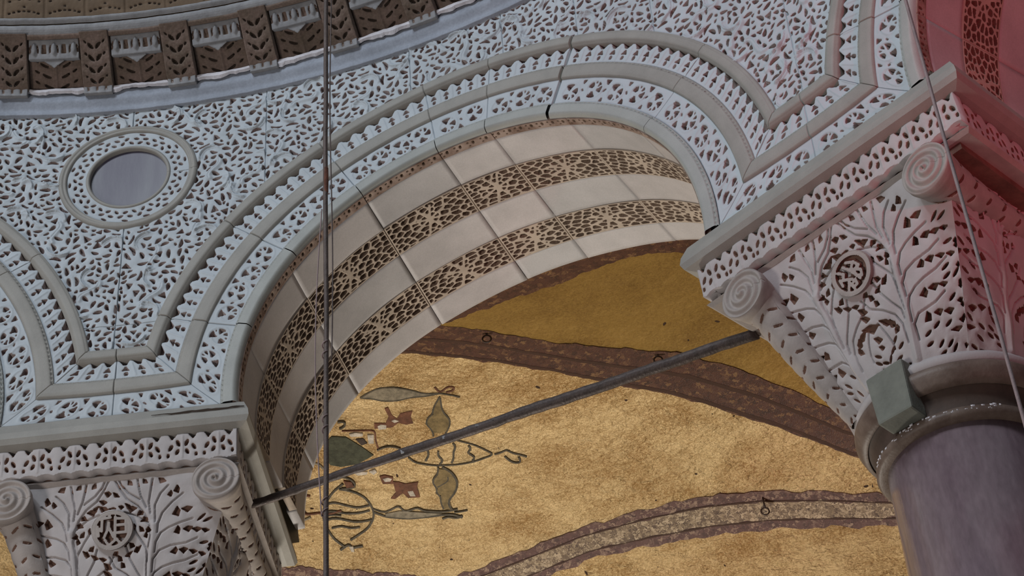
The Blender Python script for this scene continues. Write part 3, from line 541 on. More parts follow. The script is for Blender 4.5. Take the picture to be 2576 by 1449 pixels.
# ------------------------------------------------------------------ roundel
def roundel():
    A = empty('roundel', 'round violet-grey stone disc in a carved ring above the left capital', 'roundel')
    def pm(off):
        def f(u, r, h): th = u / 0.36; return W3(ROUND[0] + r * np.cos(th), ROUND[1] + r * np.sin(th), R - h - off)
        return f
    P2 = 2 * math.pi * 0.36
    c = Canvas(0, P2, 0.418, 0.476, 0.007); t = (c.V - 0.418) / 0.058; c.H = 0.016 * np.sin(np.pi * np.clip(t, 0, 1)) ** 0.6 - 0.012 * np.exp(-((t - 0.42) / 0.09) ** 2); relief('outer_frame', c, pm(0.004), 0.02, M_TRIM, A, skirt=0.03)
    c = Canvas(0, P2, 0.288, 0.422, 0.0055); rng = np.random.default_rng(5)
    for k in range(34):
        x = (k + .5) * P2 / 34; c.lens(x, 0.326, 0.040, 0.023, 0.6 * (-1) ** k + rng.normal(0, .2)); c.lens(x + P2 / 68, 0.364, 0.040, 0.023, -0.5 * (-1) ** k + rng.normal(0, .2))
        if k % 2: c.lens(x, 0.400, 0.044, 0.018, 0.2)
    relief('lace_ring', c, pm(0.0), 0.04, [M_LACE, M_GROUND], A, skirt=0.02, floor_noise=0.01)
    c = Canvas(0, P2, 0.264, 0.291, 0.007); t = (c.V - 0.264) / 0.027; c.H = 0.009 * np.sin(np.pi * np.clip(t, 0, 1)); relief('inner_frame', c, pm(0.0), 0.01, M_TRIM, A, skirt=0.05)
    c = Canvas(0, P2, 0.0004, 0.268, 0.02); relief('disc', c, pm(-0.026), 0, M_DISC, A, skirt=0, rnd=0, smooth=True)
roundel()

# ------------------------------------------------------------------ cornice
def cornice():
    A = empty('cornice', 'soot-brown carved marble cornice on brackets above the white spandrels', 'cornice')
    S0, S1 = -1.0, 4.9
    c = Canvas(S0, S1, 10.09, 10.275, 0.012)
    def fm(u, v, h): return W3(u, v + 0.012 * noise1(u, 3, 1.3) * (v > 10.2), R - 0.022 - h - 0.03 * np.clip((v - 10.14) / 0.05, 0, 1))
    c.H = 0.003 * noise1(c.U * 3, 4) ; relief('fascia', c, fm, 0.0, M_FASCIA, A, skirt=0.06, rnd=0)
    n = 260; u = np.linspace(S0, S1, n); V = []; rng = np.random.default_rng(8)
    top = 0.010 + 0.012 * noise1(u, 21, 2.2) + rng.uniform(-.004, .004, n); th = np.clip(0.022 + 0.026 * noise1(u, 22, 1.4) + rng.uniform(-.006, .006, n), 0.002, 0.06)
    for dz, dr in ((-1, 0.058), (-0.5, 0.078), (1, 0.080), (1.4, 0.03)):
        z = 10.262 + top * 0.6 + (th * dz if dz < 0 else 0.012 * (dz)); V.append(W3(u, z, R - dr - 0.01))
    V = np.concatenate(V); i = np.arange(n - 1); q = np.concatenate([np.stack([k * n + i, k * n + i + 1, (k + 1) * n + i + 1, (k + 1) * n + i], -1) for k in range(3)])
    mesh_np('plaster_edge', V, q, M_PLASTER, A)
    def under(v):   # v 0..1 from the wall outward along the underside
        return R - 0.05 - v * 0.315, 10.275 + 0.245 * v
    PI_, SB = 0.602, -0.055
    for k in range(-2, 9):
        s = SB + PI_ * k
        if s < S0 or s > S1: continue
        # coffer to the right of the bracket
        c = Canvas(s + 0.115, s + PI_ - 0.115, 0.0, 0.40, 0.007); cx = s + PI_ / 2
        for j in range(4):
            y = 0.05 + 0.075 * j
            for sg in (-1, 1): c.lens(cx + sg * (0.055 + 0.01 * j), y, 0.085, 0.020, sg * 0.45, -0.006); c.lens(cx + sg * 0.135, y + 0.03, 0.045, 0.016, sg * 0.6)
        c.line([(cx, 0.02), (cx, 0.34)], 0.022, h=0.012)
        def cm(u, v, h): r_, z_ = under(np.clip(v / 0.40, 0, 1)); return W3(u, z_ - h * 0.75 + 0.012, r_ - h * 0.65 + 0.01)
        relief('coffer', c, cm, 0.03, [M_BROWN, M_BROWNG], A, skirt=0.02, seed=k + 9)
        # egg strip at the outer end of the coffer
        c = Canvas(s + 0.12, s + PI_ - 0.12, 0.0, 0.125, 0.006); w = PI_ - 0.24
        for j in range(5):
            x = s + 0.12 + w * (j + .5) / 5
            if j % 2 == 0: c.lens(x - 0.022, 0.065, 0.075, 0.014, 1.45, 0.006); c.lens(x + 0.022, 0.065, 0.075, 0.014, 1.70, -0.006); c.lens(x, 0.065, 0.07, 0.034, 1.57, op='h', h=0.012)
            else: c.poly([(x - 0.020, 0.035), (x + 0.020, 0.035), (x + .014, 0.095), (x - 0.014, 0.095)])
        def em(u, v, h): return W3(u, 10.400 + v * 0.95 - h * 0.5, R - 0.262 - v * 0.62 - h * 0.86)
        relief('egg_strip', c, em, 0.025, [M_EGG, M_BROWN], A, skirt=0.04)
        c = Canvas(cx - 0.07, cx + 0.07, 0, 0.055, 0.007)
        def dom(u, v, cx=cx): return np.minimum(v + .001, 0.055 - v - np.abs(u - cx) * 0.7)
        relief('leaf_tip', c, lambda u, v, h: W3(u, 10.400 - v * .9, R - 0.250 + v * .5), 0.0, M_EGG, A, dom=dom, skirt=0.03)
        # bracket
        c = Canvas(s - 0.105, s + 0.105, 0.0, 0.42, 0.007)
        for y in (0.07, 0.15, 0.23, 0.31):
            for sg in (-1, 1): c.lens(s + sg * 0.028, y, 0.062, 0.026, 1.57 - sg * 0.75, 0.004)
            c.lens(s + 0.068, y + .03, 0.04, 0.014, 0.9); c.lens(s - 0.068, y + .03, 0.04, 0.014, -0.9)
        def bm_(u, v, h):
            t = np.clip(v / 0.42, 0, 1); r_, z_ = under(t); drop = 0.012 + 0.016 * np.sin(t * 5.2 + 0.3)
            return W3(u, z_ - drop - h * 0.7, r_ - 0.035 - h * 0.7)
        br = relief('bracket', c, bm_, 0.03, [M_BROWN, M_BROWNG], A, skirt=0.09, seed=k)
        c = Canvas(s - 0.10, s + 0.10, 0.0, 0.085, 0.007)
        for j in range(3): c.lens(s - 0.062 + 0.062 * j, 0.035, 0.06, 0.016, 1.57, 0.008)
        relief('bracket_foot', c, lambda u, v, h: W3(u, 10.215 + v - h * 0.4, R - 0.092 - 0.25 * v - h), 0.015, [M_EGG, M_BROWN], br, skirt=0.05)
    # lip mouldings
    for nm, r0, z0, r1, z1, m_ in (('lip_moulding', R - 0.375, 10.535, R - 0.40, 10.60, M_EGG), ('lip_fillet', R - 0.352, 10.505, R - 0.372, 10.538, M_BROWN), ('lip_moulding', R - 0.405, 10.606, R - 0.43, 10.645, M_EGG)):
        c = Canvas(S0, S1, 0.0, 1.0, 0.02); c = Canvas(S0, S1, 0.0, 0.065, 0.013)
        def lm_(u, v, h): t = v / 0.065; return W3(u, z0 + (z1 - z0) * t, r0 + (r1 - r0) * t - 0.014 * np.sin(np.pi * t) + 0.0025 * noise1(u, 33, 3))
        relief(nm, c, lm_, 0, m_, A, skirt=0.05, rnd=0, smooth=False)
    c = Canvas(S0, S1, 0.0, 0.50, 0.0085)
    for k in range(19):
        x = -0.88 + 0.305 * k
        if k % 5 == 4: c.line([(x + 0.15, 0), (x + 0.15, 0.5)], 0.012, h=0.01)
        for y in (0.07, 0.165, 0.26, 0.355):
            for j in range(-3, 4): c.lens(x + 0.036 * j, y - 0.0022 * j * j, 0.030, 0.016, -0.12 * j)
            c.lens(x, y + 0.034, 0.022, 0.018, 0)
        c.line([(x - 0.15, 0), (x - 0.15, 0.5)], 0.02, h=-0.012)
    relief('upper_leaf_frieze', c, lambda u, v, h: W3(u, 10.64 + v * 0.93 - h * .3, R - 0.42 - v * 0.36 - h), 0.03, [mat('olive_brown_frieze_stone', (0.165, 0.115, 0.075), 0.9, 0.12, 5, 0.3, 40), M_BROWNG], A, skirt=0.05)
cornice()

# ------------------------------------------------------------------ capitals and columns (local frame: x along the wall, y away from the nave, z up)
def ring_sweep(name, rect, prof, mats, parent, cell=None):
    """profile (out, z) carried round a rectangle (x0,x1,y0,y1), mitred at the corners"""
    x0, x1, y0, y1 = rect; V = []
    for o_, z in prof: V += [(x0 - o_, y0 - o_, z), (x1 + o_, y0 - o_, z), (x1 + o_, y1 + o_, z), (x0 - o_, y1 + o_, z)]
    n = len(prof); q = [(4 * k + i, 4 * k + (i + 1) % 4, 4 * k + 4 + (i + 1) % 4, 4 * k + 4 + i) for k in range(n - 1) for i in range(4)]
    q += [(3, 2, 1, 0), (4 * n - 4, 4 * n - 3, 4 * n - 2, 4 * n - 1)]
    o = mesh_np(name, V, q, mats, parent); return o
def lathe(name, prof, mats, parent, n=72, smooth=True, axis='z', c=(0, 0, 0)):
    P = np.array(prof, float); t = np.linspace(0, 2 * np.pi, n, endpoint=False); V = []
    for r, z in P:
        if axis == 'z': V.append(np.stack([c[0] + r * np.cos(t), c[1] + r * np.sin(t), np.full(n, z + c[2])], -1))
        else: V.append(np.stack([c[0] + r * np.cos(t), np.full(n, z + c[1]), c[2] + r * np.sin(t)], -1))
    i = np.arange(n); j = (i + 1) % n
    q = np.concatenate([np.stack([k * n + i, k * n + j, (k + 1) * n + j, (k + 1) * n + i], -1) for k in range(len(P) - 1)])
    return mesh_np(name, np.concatenate(V), q, mats, parent, smooth=smooth)
HB = 0.72
def face_xy(face, x, y):
    return [(x, y), (-y, x), (-x, -y), (y, -x)][face]
def body_map(face):
    def f(u, v, h):
        uu, vv = u / 0.62, v / 0.95; th = uu * math.pi / 4; w = np.clip(vv, 0, 1.1) ** 0.9; r0 = 0.50 + h
        x = (1 - w) * r0 * np.sin(th) + w * uu * HB; y = -(1 - w) * r0 * np.cos(th) - w * (HB + h * 0.8)
        X, Y = face_xy(face, x, y); return np.stack([X, Y, 6.0 + v - h * 0.5 + ZO], -1)
    return f
def capital(name, label, s, xl, xr, mono):
    P, th = frame_at(s, 0.725)
    A = empty(name, label, 'capital', 'marble capitals of the arcade', loc=(P[0], P[1], 0), rz=-th)
    # abacus
    z = ZO
    ring_sweep('abacus', (-xl, xr, -0.78, 0.78), [(-0.06, 7.185 + z), (0.0, 7.195 + z), (0.045, 7.215 + z), (0.06, 7.25 + z), (0.052, 7.30 + z), (0.02, 7.375 + z), (-0.02, 7.41 + z)], M_TRIM, A)
    ring_sweep('neck_band', (-xl + 0.1, xr - 0.1, -0.70, 0.70), [(0, 6.9 + z), (0.0, 7.21 + z)], M_CAPG, A)
    for fc in range(4):
        if fc == 2: continue
        a, b = (-xl + 0.02, xr - 0.02) if fc == 0 else ((-0.755, 0.755))
        c = Canvas(a + 0.0, b - 0.0, 0.0, 0.195, 0.0062); n = int(round((b - a) / 0.21)); rng = np.random.default_rng(fc + 40)
        for i in range(n):
            x = a + (i + .5) * (b - a) / n
            for sg in (-1, 1):
                c.lens(x + sg * 0.026, 0.135, 0.052, 0.024, 1.57 - sg * 0.35); c.lens(x + sg * 0.030, 0.075, 0.042, 0.024, 1.57 + sg * .4)
                c.lens(x + sg * 0.070, 0.105, 0.050, 0.024, 1.57 + sg * 0.5); c.lens(x + sg * 0.085, 0.052, 0.030, 0.020, 1.57)
                c.poly([(x + sg * 0.03, 0.20), (x + sg * 0.09, 0.20), (x + sg * 0.065, 0.155)])
            c.line([(x, 0.03), (x, 0.18)], 0.014, h=0.006)
        def dom(u, v, a=a, b=b): return np.minimum(v - 0.010 - 0.007 * np.cos(u * 60), 0.5)
        def fm(u, v, h, fc=fc):
            yy = -0.70 - 0.075 - 0.02 * np.clip(v / 0.2, 0, 1) - h
            if fc == 0: X, Y = u, yy
            else:
                hw = (xr if fc == 1 else xl) - 0.03; X, Y = (hw + h, u) if fc == 1 else (-hw - h, -u)
            return np.stack([X + 0 * v, Y + 0 * v, 6.99 + v + z], -1)
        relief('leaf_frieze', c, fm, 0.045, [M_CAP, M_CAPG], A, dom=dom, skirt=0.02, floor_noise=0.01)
    ring_sweep('bead_fillet', (-xl + 0.03, xr - 0.03, -0.72, 0.72), [(-0.06, 6.945 + z), (0.0, 6.945 + z), (0.022, 6.965 + z), (0.0, 6.99 + z), (-0.06, 6.99 + z)], M_CAPT, A)
    # leaf-covered bell, one carved face per side
    for fc in range(4):
        c = Canvas(-0.62, 0.62, 0.0, 0.955, (0.0040, 0.0058, 0.05, 0.0058)[fc])
        if fc != 2:
            for mir in (1, -1):
                off = -0.02
                for g in GRV:
                    c.line([(off + mir * (u - off) * 0.62, v * 0.95) for u, v in g], 0.0130, h=-0.021)
                for (u0, v0, u1, v1, w) in HOL:
                    if mir < 0 and abs((u0 + u1) / 2 - off) < 0.13: continue
                    x0, y0, x1, y1 = off + mir * (u0 - off) * 0.62, v0 * .95, off + mir * (u1 - off) * 0.62, v1 * .95
                    dx, dy = x1 - x0, y1 - y0; L = math.hypot(dx, dy) + 1e-6; mx, my = (x0 + x1) / 2, (y0 + y1) / 2; g_ = max(1.18, 0.026 / L); w = max(w, 0.018)
                    nx, ny = -dy / L, dx / L
                    if ny > 0 or (abs(ny) < 0.3 and nx * mir > 0): nx, ny = -nx, -ny
                    P0, P1 = (mx - dx / 2 * g_, my - dy / 2 * g_), (mx + dx / 2 * g_, my + dy / 2 * g_)
                    c.poly([P0, (mx - nx * w * .38, my - ny * w * .38), P1, (mx + nx * w * 0.95 + dx * .12, my + ny * w * 0.95 + dy * .12)], rnd=0.0022)
            # stems stand proud, leaves hollow
            for mir in (1, -1):
                c.line([(off + mir * (u - off) * 0.62, v * .95) for u, v in ((0.37, 0.05), (0.40, 0.3), (0.39, 0.5), (0.38, 0.68))], 0.07, h=0.016)
            c.H += 0.004 * np.sin(c.U * 30) * np.sin(c.V * 26)
            # filler eyes along the outer corners
            rng = np.random.default_rng(60 + fc)
            for _ in range(900):
                x, y = rng.uniform(-0.6, 0.6), rng.uniform(0.02, 0.93)
                if abs(x) < 0.50 and not (y < 0.2 and abs(abs(x) - 0.24) > 0.1): continue
                if c.at(x, y) > 0.024: c.lens(x, y, 0.058, 0.020, math.copysign(1, x) * (0.5 + rng.normal(0, .2)))
            if fc == 0:
                d = np.hypot((c.U - off) * 1.0, c.V - 0.635) - 0.130; c.D = np.where(d < 0.028, np.maximum(c.D, -(d - 0.0)), c.D)
                c.D = np.maximum(c.D, 0.004 - (d + 0.02)); 
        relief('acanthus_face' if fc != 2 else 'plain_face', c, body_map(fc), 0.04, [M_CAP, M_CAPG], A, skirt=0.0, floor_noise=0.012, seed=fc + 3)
    # monogram medallion on the nave face
    c = Canvas(-0.135, 0.135, -0.135, 0.135, 0.005); c.D[:] = 0.0 * c.D - 0.02
    rr = np.hypot(c.U, c.V); c.D = np.maximum(c.D, 0.012 - np.abs(rr - 0.115))
    for st in mono:
        Pn = np.array(st) ; d = np.full(c.U.shape, 9.)
        for (x0, y0), (x1, y1) in zip(Pn[:-1], Pn[1:]):
            ex, ey = x1 - x0, y1 - y0; t = np.clip(((c.U - x0) * ex + (c.V - y0) * ey) / (ex * ex + ey * ey + 1e-12), 0, 1); d = np.minimum(d, np.hypot(c.U - x0 - t * ex, c.V - y0 - t * ey))
        c.D = np.maximum(c.D, 0.0085 - d)
    c.D = np.where(rr > 0.128, 0.03, c.D)
    bm0 = body_map(0)
    def mm(u, v, h):
        b = bm0(-0.012 + u * 0.94, 0.635 + v * 0.94, 0 * u); b2 = bm0(-0.012 + u * 0.94, 0.635 + v * 0.94, 0.02 + 0 * u); n = b2 - b; n /= np.linalg.norm(n, axis=1)[:, None]
        return b + n * (0.030 + h)[:, None]
    relief('monogram_medallion', c, mm, 0.028, [M_CAPT, M_CAPG], A, dom=lambda u, v: 0.1295 - np.hypot(u, v), skirt=0.05, rnd=0.002, smooth=False)
    # corner volutes: spiral discs with rolls running back over the sides
    for sx in (-1, 1):
        cx, cz = sx * 0.625, 6.825 + z
        prof = [(0.142, -0.80), (0.147, -0.77), (0.135, -0.72), (0.120, -0.6), (0.105, -0.35), (0.10, 0.0), (0.105, 0.35), (0.12, 0.6), (0.135, 0.72), (0.145, 0.78), (0.02, 0.80)]
        pr, py = [p[0] for p in prof], [p[1] for p in prof]
        c = Canvas(0, 2 * math.pi * 0.115, -0.80, 0.80, 0.008)
        for q in range(11):
            for g in range(9):
                c.lens(0.08 * g + 0.02 + 0.03 * (q % 2), -0.66 + 0.13 * q, 0.075, 0.020, 0.45, 0.004)
        roll = relief('volute_roll', c, lambda u, v, h, cx=cx, cz=cz: np.stack([cx + (np.interp(v, py, pr) + h) * np.cos(u / 0.115), v, cz + (np.interp(v, py, pr) + h) * np.sin(u / 0.115)], -1), 0.02, [M_CAPT, M_CAPG], A, skirt=0.0, rnd=0.003)
        c = Canvas(0, 2 * math.pi * 0.08, 0.003, 0.145, 0.006); t = c.U / 0.08
        ph = (c.V / 0.046 - sx * t / (2 * math.pi)); c.H = 0.011 * np.cos(2 * np.pi * ph) * np.clip((0.16 - c.V) / 0.03, 0, 1) + 0.02 * np.clip(1 - c.V / 0.09, 0, 1)
        relief('volute_spiral', c, lambda u, r, h, cx=cx, cz=cz: np.stack([cx + r * np.cos(u / 0.08), -0.806 - h * 0.9, cz + r * np.sin(u / 0.08)], -1), 0, M_CAPT, roll, skirt=0.03, rnd=0, smooth=True)
        # sheath leaf under each volute, tapering down the corner to the neck
        for sy in ((-1,) if sx < 0 else ()):
            p0, p1 = np.array([sx * 0.600, sy * 0.685, 6.80 + z]), np.array([sx * 0.355, sy * 0.365, 6.0 + z]); ax_ = (p1 - p0) / np.linalg.norm(p1 - p0); e1 = np.cross(ax_, [0, 0, 1.]); e1 /= np.linalg.norm(e1); e2 = np.cross(ax_, e1)
            Lc = float(np.linalg.norm(p1 - p0)); c = Canvas(0, 2 * math.pi * 0.08, 0.0, Lc, 0.0075)
            for q in range(9):
                for g in range(7): c.lens(0.0718 * g + 0.02 + 0.03 * (q % 2), 0.12 + 0.095 * q, 0.060, 0.017, 0.55 if g % 2 else -0.55, 0.004)
            def sm(u, v, h, p0=p0, ax_=ax_, e1=e1, e2=e2, Lc=Lc):
                t = v / Lc; rr_ = 0.108 - 0.058 * t + 0.012 * np.sin(np.pi * t) + h; a_ = u / 0.08
                return p0 + ax_ * v[:, None] + e1 * (rr_ * np.cos(a_))[:, None] + e2 * (rr_ * np.sin(a_))[:, None]
            relief('corner_sheath', c, sm, 0.018, [M_CAPT, M_CAPG], A, skirt=0.0, rnd=0.003)
    lathe('neck_torus', [(0.44, 5.94 + z), (0.515, 5.96 + z), (0.535, 5.995 + z), (0.515, 6.03 + z), (0.46, 6.05 + z)], M_CAP, A)
    return A
MONO_R = [[(-0.075, 0.045), (-0.045, 0.02), (-0.06, -0.01), (-0.035, -0.02), (-0.005, -0.035)], [(-0.035, 0.06), (0.0, 0.02), (0.045, -0.055)], [(-0.01, 0.075), (0.035, 0.055), (0.06, 0.02), (0.03, 0.012), (0.065, -0.012), (0.06, -0.045), (0.03, -0.03), (0.012, 0.03), (0.028, 0.05)],
          [(-0.05, -0.085), (-0.03, -0.04), (-0.01, -0.09)], [(-0.008, -0.055), (0.012, -0.045), (0.015, -0.075), (-0.005, -0.08)], [(-0.08, 0.0), (-0.075, -0.04)]]
MONO_L = [[(0.02, 0.085), (0.02, -0.06)], [(0.02, 0.075), (0.085, 0.07)], [(0.02, 0.03), (0.09, 0.03)], [(0.085, 0.07), (0.09, -0.02), (0.02, -0.02)], [(-0.07, 0.08), (-0.01, 0.085)], [(-0.06, 0.08), (-0.065, 0.0)], [(-0.05, -0.045), (-0.02, 0.02), (0.01, -0.045)],
          [(-0.045, -0.06), (-0.02, -0.10), (0.03, -0.06)], [(0.03, -0.06), (0.055, -0.09)], [(-0.09, 0.03), (-0.085, -0.03)], [(-0.02, 0.05), (-0.02, 0.02)]]
capital('impost_capital', 'white acanthus capital at lower left, its round boss carved with a boxy monogram', 0.275, 0.82, 0.76, MONO_L)
capital('impost_capital', 'pinkish acanthus capital at right, above the porphyry column', 4.95, 0.93, 0.90, MONO_R)

cap_l = [o for o in bpy.data.objects if o.name == 'impost_capital'][0]
n = 24; xs = np.linspace(0.22, 0.79, n); hh = 0.016 * np.sin(np.linspace(0.15, 2.6, n)) * (1 + 0.35 * noise1(xs * 6, 5)); V = []
for dz, dy in ((-1, 0.0), (0, 0.004), (1, 0.0)): V.append(np.stack([xs, np.full(n, -0.829) - dy - 0.003, 7.318 + ZO + 0.004 * noise1(xs * 4, 2) + dz * hh / 2], -1))
i = np.arange(n - 1); mesh_np('open_crack', np.concatenate(V), np.concatenate([np.stack([k * n + i, k * n + i + 1, (k + 1) * n + i + 1, (k + 1) * n + i], -1) for k in range(2)]), M_BROWNG, cap_l)

def column(s, label):
    P, th = frame_at(s, 0.725); z = ZO
    A = empty('column', label, 'column', 'porphyry columns of the arcade', loc=(P[0], P[1], 0), rz=-th)
    lathe('shaft', [(0.455, 0.30), (0.452, 0.8), (0.445, 2.2), (0.43, 4.5), (0.415, 5.70 + z), (0.30, 5.75 + z)], M_PORPH, A, 96)
    lathe('base', [(0.50, 0.0), (0.62, 0.0), (0.62, 0.08), (0.58, 0.14), (0.52, 0.17), (0.54, 0.24), (0.50, 0.30), (0.44, 0.31)], M_TRIM, A)
    lathe('collar', [(0.40, 5.672 + z), (0.452, 5.676 + z), (0.470, 5.695 + z), (0.466, 5.725 + z), (0.452, 5.74 + z)], M_RING, A, 96)
    lathe('collar_groove', [(0.452, 5.735 + z), (0.448, 5.76 + z), (0.456, 5.80 + z), (0.478, 5.845 + z), (0.492, 5.85 + z)], M_RINGD, A, 96)
    lathe('collar', [(0.488, 5.842 + z), (0.505, 5.846 + z), (0.522, 5.872 + z), (0.540, 5.915 + z), (0.540, 5.945 + z), (0.525, 5.965 + z), (0.44, 5.972 + z)], M_RING, A, 96)
    return A
column(0.275, 'porphyry column standing under the left capital')
ca = column(4.95, 'purple-grey polished porphyry column with brown ringed collar under the right capital')
# white mortar crumbs on the lower collar of the right column
rng = np.random.default_rng(3); V, q = [], []
for k in range(46):
    a = -1.57 + rng.uniform(-0.75, 1.0); r_ = 0.462; w, h = rng.uniform(0.004, 0.013), rng.uniform(0.003, 0.008); zz = 5.712 + rng.uniform(-.012, .02) + ZO; b = len(V)
    for da, dz, dr in ((-w, -h, 0.003), (w, -h, 0.003), (w, h, 0.003), (-w, h, 0.003), (0, 0, 0.010)):
        V.append(((r_ + dr) * math.cos(a + da / r_), (r_ + dr) * math.sin(a + da / r_), zz + dz))
    q += [(b, b + 1, b + 4), (b + 1, b + 2, b + 4), (b + 2, b + 3, b + 4), (b + 3, b, b + 4)]
o = mesh_np('mortar_crumbs', V, np.zeros((0, 4)), M_PLASTER, ca, tris=q); o['kind'] = 'stuff'; o['label'] = 'white mortar crumbs on the lower collar ring'
# stone block wedged over the collar
def bevel_box(name, x0, x1, y0, y1, z0, z1, bv, m_, parent, jit=0.0, seed=0):
    bm = bmesh.new(); bmesh.ops.create_cube(bm, size=1); rng = np.random.default_rng(seed)
    for v in bm.verts: v.co = Vector(((x0 + x1) / 2 + v.co.x * (x1 - x0), (y0 + y1) / 2 + v.co.y * (y1 - y0), (z0 + z1) / 2 + v.co.z * (z1 - z0))) + Vector(rng.uniform(-jit, jit, 3))
    bmesh.ops.bevel(bm, geom=bm.edges[:], offset=bv, segments=2, affect='EDGES', profile=0.6)
    me = bpy.data.meshes.new(name); bm.to_mesh(me); bm.free(); return link(name, me, m_, parent)
bevel_box('clamp_block', -0.125, 0.095, -0.575, -0.44, 5.735 + ZO, 6.045 + ZO, 0.012, M_BLOCK, ca, 0.012, 4)['label'] = 'greenish grey stone block set over the collar'

# ------------------------------------------------------------------ rods, cables, hooks
def tube(name, pts, r, m_, parent=None, n=12, rfun=None, seed=0):
    P = np.array(pts, float); T = np.gradient(P, axis=0); T /= np.linalg.norm(T, axis=1)[:, None]
    ref = np.array([0.31, 0.2, 0.93]) if abs(T[0, 2]) < 0.9 else np.array([1, 0.1, 0.0]); A_ = np.cross(T, ref); A_ /= np.linalg.norm(A_, axis=1)[:, None]; B_ = np.cross(T, A_)
    t = np.linspace(0, 2 * np.pi, n, endpoint=False); V = []
    for k in range(len(P)):
        rk = r * (rfun(k / (len(P) - 1)) if rfun else 1.0); V.append(P[k] + rk * (np.cos(t)[:, None] * A_[k] + np.sin(t)[:, None] * B_[k]))
    i = np.arange(n); j = (i + 1) % n; q = np.concatenate([np.stack([k * n + i, k * n + j, (k + 1) * n + j, (k + 1) * n + i], -1) for k in range(len(P) - 1)])
    N_ = len(P) * n; V = np.concatenate(V + [P[:1], P[-1:]]); tr = [(N_, j_, i_) for i_, j_ in zip(i, j)] + [(N_ + 1, N_ - n + i_, N_ - n + j_) for i_, j_ in zip(i, j)]
    return mesh_np(name, V, q, m_, parent, smooth=True, tris=tr)
def lerp(a, b, n): return [tuple(np.array(a) + (np.array(b) - np.array(a)) * k / (n - 1)) for k in range(n)]
ra, rb = np.array((-1.72, 10.134, 6.975 + ZO)), np.array((1.36, 8.798, 6.95 + ZO))
rod = empty('tie_rod', 'dark iron tie rod slanting across the arch opening between the capitals', 'rod', loc=tuple(ra))
rp = np.array(lerp((0, 0, 0), rb - ra, 60)); rp[:, 2] += 0.006 * noise1(np.linspace(0, 3, 60), 6)
tube('bar', rp, 0.030, M_IRON, rod, 10, lambda t: 1 + 0.05 * math.sin(t * 140) - 0.12 * (t < 0.3) + .12 * (t > .55))
for k, t in enumerate((0.33, 0.42, 0.49, 0.52)):
    p = rp[int(t * 59)]; bevel_box('paint_chip', p[0] - 0.012 - .004 * k, p[0] + 0.008, p[1] - 0.0305, p[1] - 0.018, p[2] - 0.020 + .006 * k, p[2] + 0.004, 0.003, M_EGG, rod, 0.004, k)
def vcable(x, y, z0, z1, r, name, label, m_, seed, wob=0.004):
    A = empty(name, label, 'cable', loc=(x, y, z0)); n = 60; zz = np.linspace(0, z1 - z0, n); w = noise1(zz / 4, seed) * wob
    tube('wire', np.stack([w, 0 * w, zz], -1), r, m_, A, 8); return A
d0 = np.array((-0.122, 0.9925)) * 7.6
cb = vcable(d0[0], d0[1], 3.0 + ZO, 9.4 + ZO, 0.0125, 'lamp_cable', 'grey-brown vertical cable hanging in front of the left half of the arch', M_CABLE, 7)
tube('strand', [(0.028 + 0.006 * math.sin(t * 9), 0, 3.0 + 3.4 * t) for t in np.linspace(0.0, 1, 40)], 0.0042, M_CABLE, cb, 6)
tube('strand', [(-0.02 - 0.032 * math.sin(t * 3.1), 0, 2.1 + 1.9 * t) for t in np.linspace(0, 1, 30)], 0.0035, M_PINKC, cb, 6)
lathe('turnbuckle', [(0.006, 4.10), (0.013, 4.12), (0.014, 4.2), (0.013, 4.29), (0.006, 4.31)], M_RUST, cb, 10, False)
for zz in (2.08, 2.55, 3.0):
    tube('binding', [(0.014 * math.cos(t) - .004, 0.014 * math.sin(t), zz + 0.01 * t) for t in np.linspace(0, 12, 40)], 0.0035, M_PINKC, cb, 5)
d1 = np.array((0.2932, 0.9560)) * 6.4
vcable(d1[0], d1[1], 2.6 + ZO, 7.6 + ZO, 0.0085, 'lamp_cable', 'pinkish-grey vertical cable hanging in front of the right capital', M_PINKC, 9, 0.002)

# ------------------------------------------------------------------ aisle vault with mosaics
ceiling = empty('ceiling', 'gold mosaic vault over the aisle behind the arcade', None, kind='structure')
def vz(p): return 9.15 + 2.3 * np.sqrt(np.maximum(0, 1 - ((p - 5.2) / 3.75) ** 2))
def vmap(a, p, h=0.0):
    e = 1e-3; dz = (vz(p + e) - vz(p - e)) / (2 * e); L = np.sqrt(1 + dz * dz); q = p + h * dz / L; z = vz(p) - h / L
    return np.stack([AX + (R + q) * np.sin(a), AY + (R + q) * np.cos(a), z + ZO], -1)
def curve(key):
    c = np.array(VC[key]); sl0 = (c[1] - c[0]); sl1 = c[-1] - c[-2]
    ext0 = c[0] - sl0 * 0.35 / max(sl0[0], .01); ext1 = c[-1] + sl1 * 0.35 / max(sl1[0], .01)
    P = np.vstack([ext0, c, ext1])
    return lambda a: np.interp(a, P[:, 0], np.clip(P[:, 1], 1.6, 8.80))
b1t, b1b, b2t, b2b, dke = (curve(k) for k in ('b1top', 'b1bot', 'b2top', 'b2bot', 'darkedge'))
def web(name, lo, hi, m_, na=90, nb=70):
    a = np.linspace(-0.50, 1.15, na); q = np.linspace(0, 1, nb); A_, Q = np.meshgrid(a, q); p = lo(A_) + (hi(A_) - lo(A_)) * Q
    h = 0.005 * (np.sin(A_ * 41 + 2 * p) * np.sin(p * 5.3) + 0.6 * np.sin(A_ * 97 - 3 * p) * np.sin(p * 11.0 + 1))
    V = vmap(A_.ravel(), p.ravel(), h.ravel()); i = np.arange(na * nb).reshape(nb, na)
    return mesh_np(name, V, np.stack([i[:-1, :-1], i[:-1, 1:], i[1:, 1:], i[1:, :-1]], -1).reshape(-1, 4), m_, ceiling, smooth=True)
mid = lambda f, g, t: (lambda a: f(a) + (g(a) - f(a)) * t)
web('deep_gold_web', lambda a: 1.46 + 0 * a, mid(b1t, b1b, .5), M_GOLDD, 130)
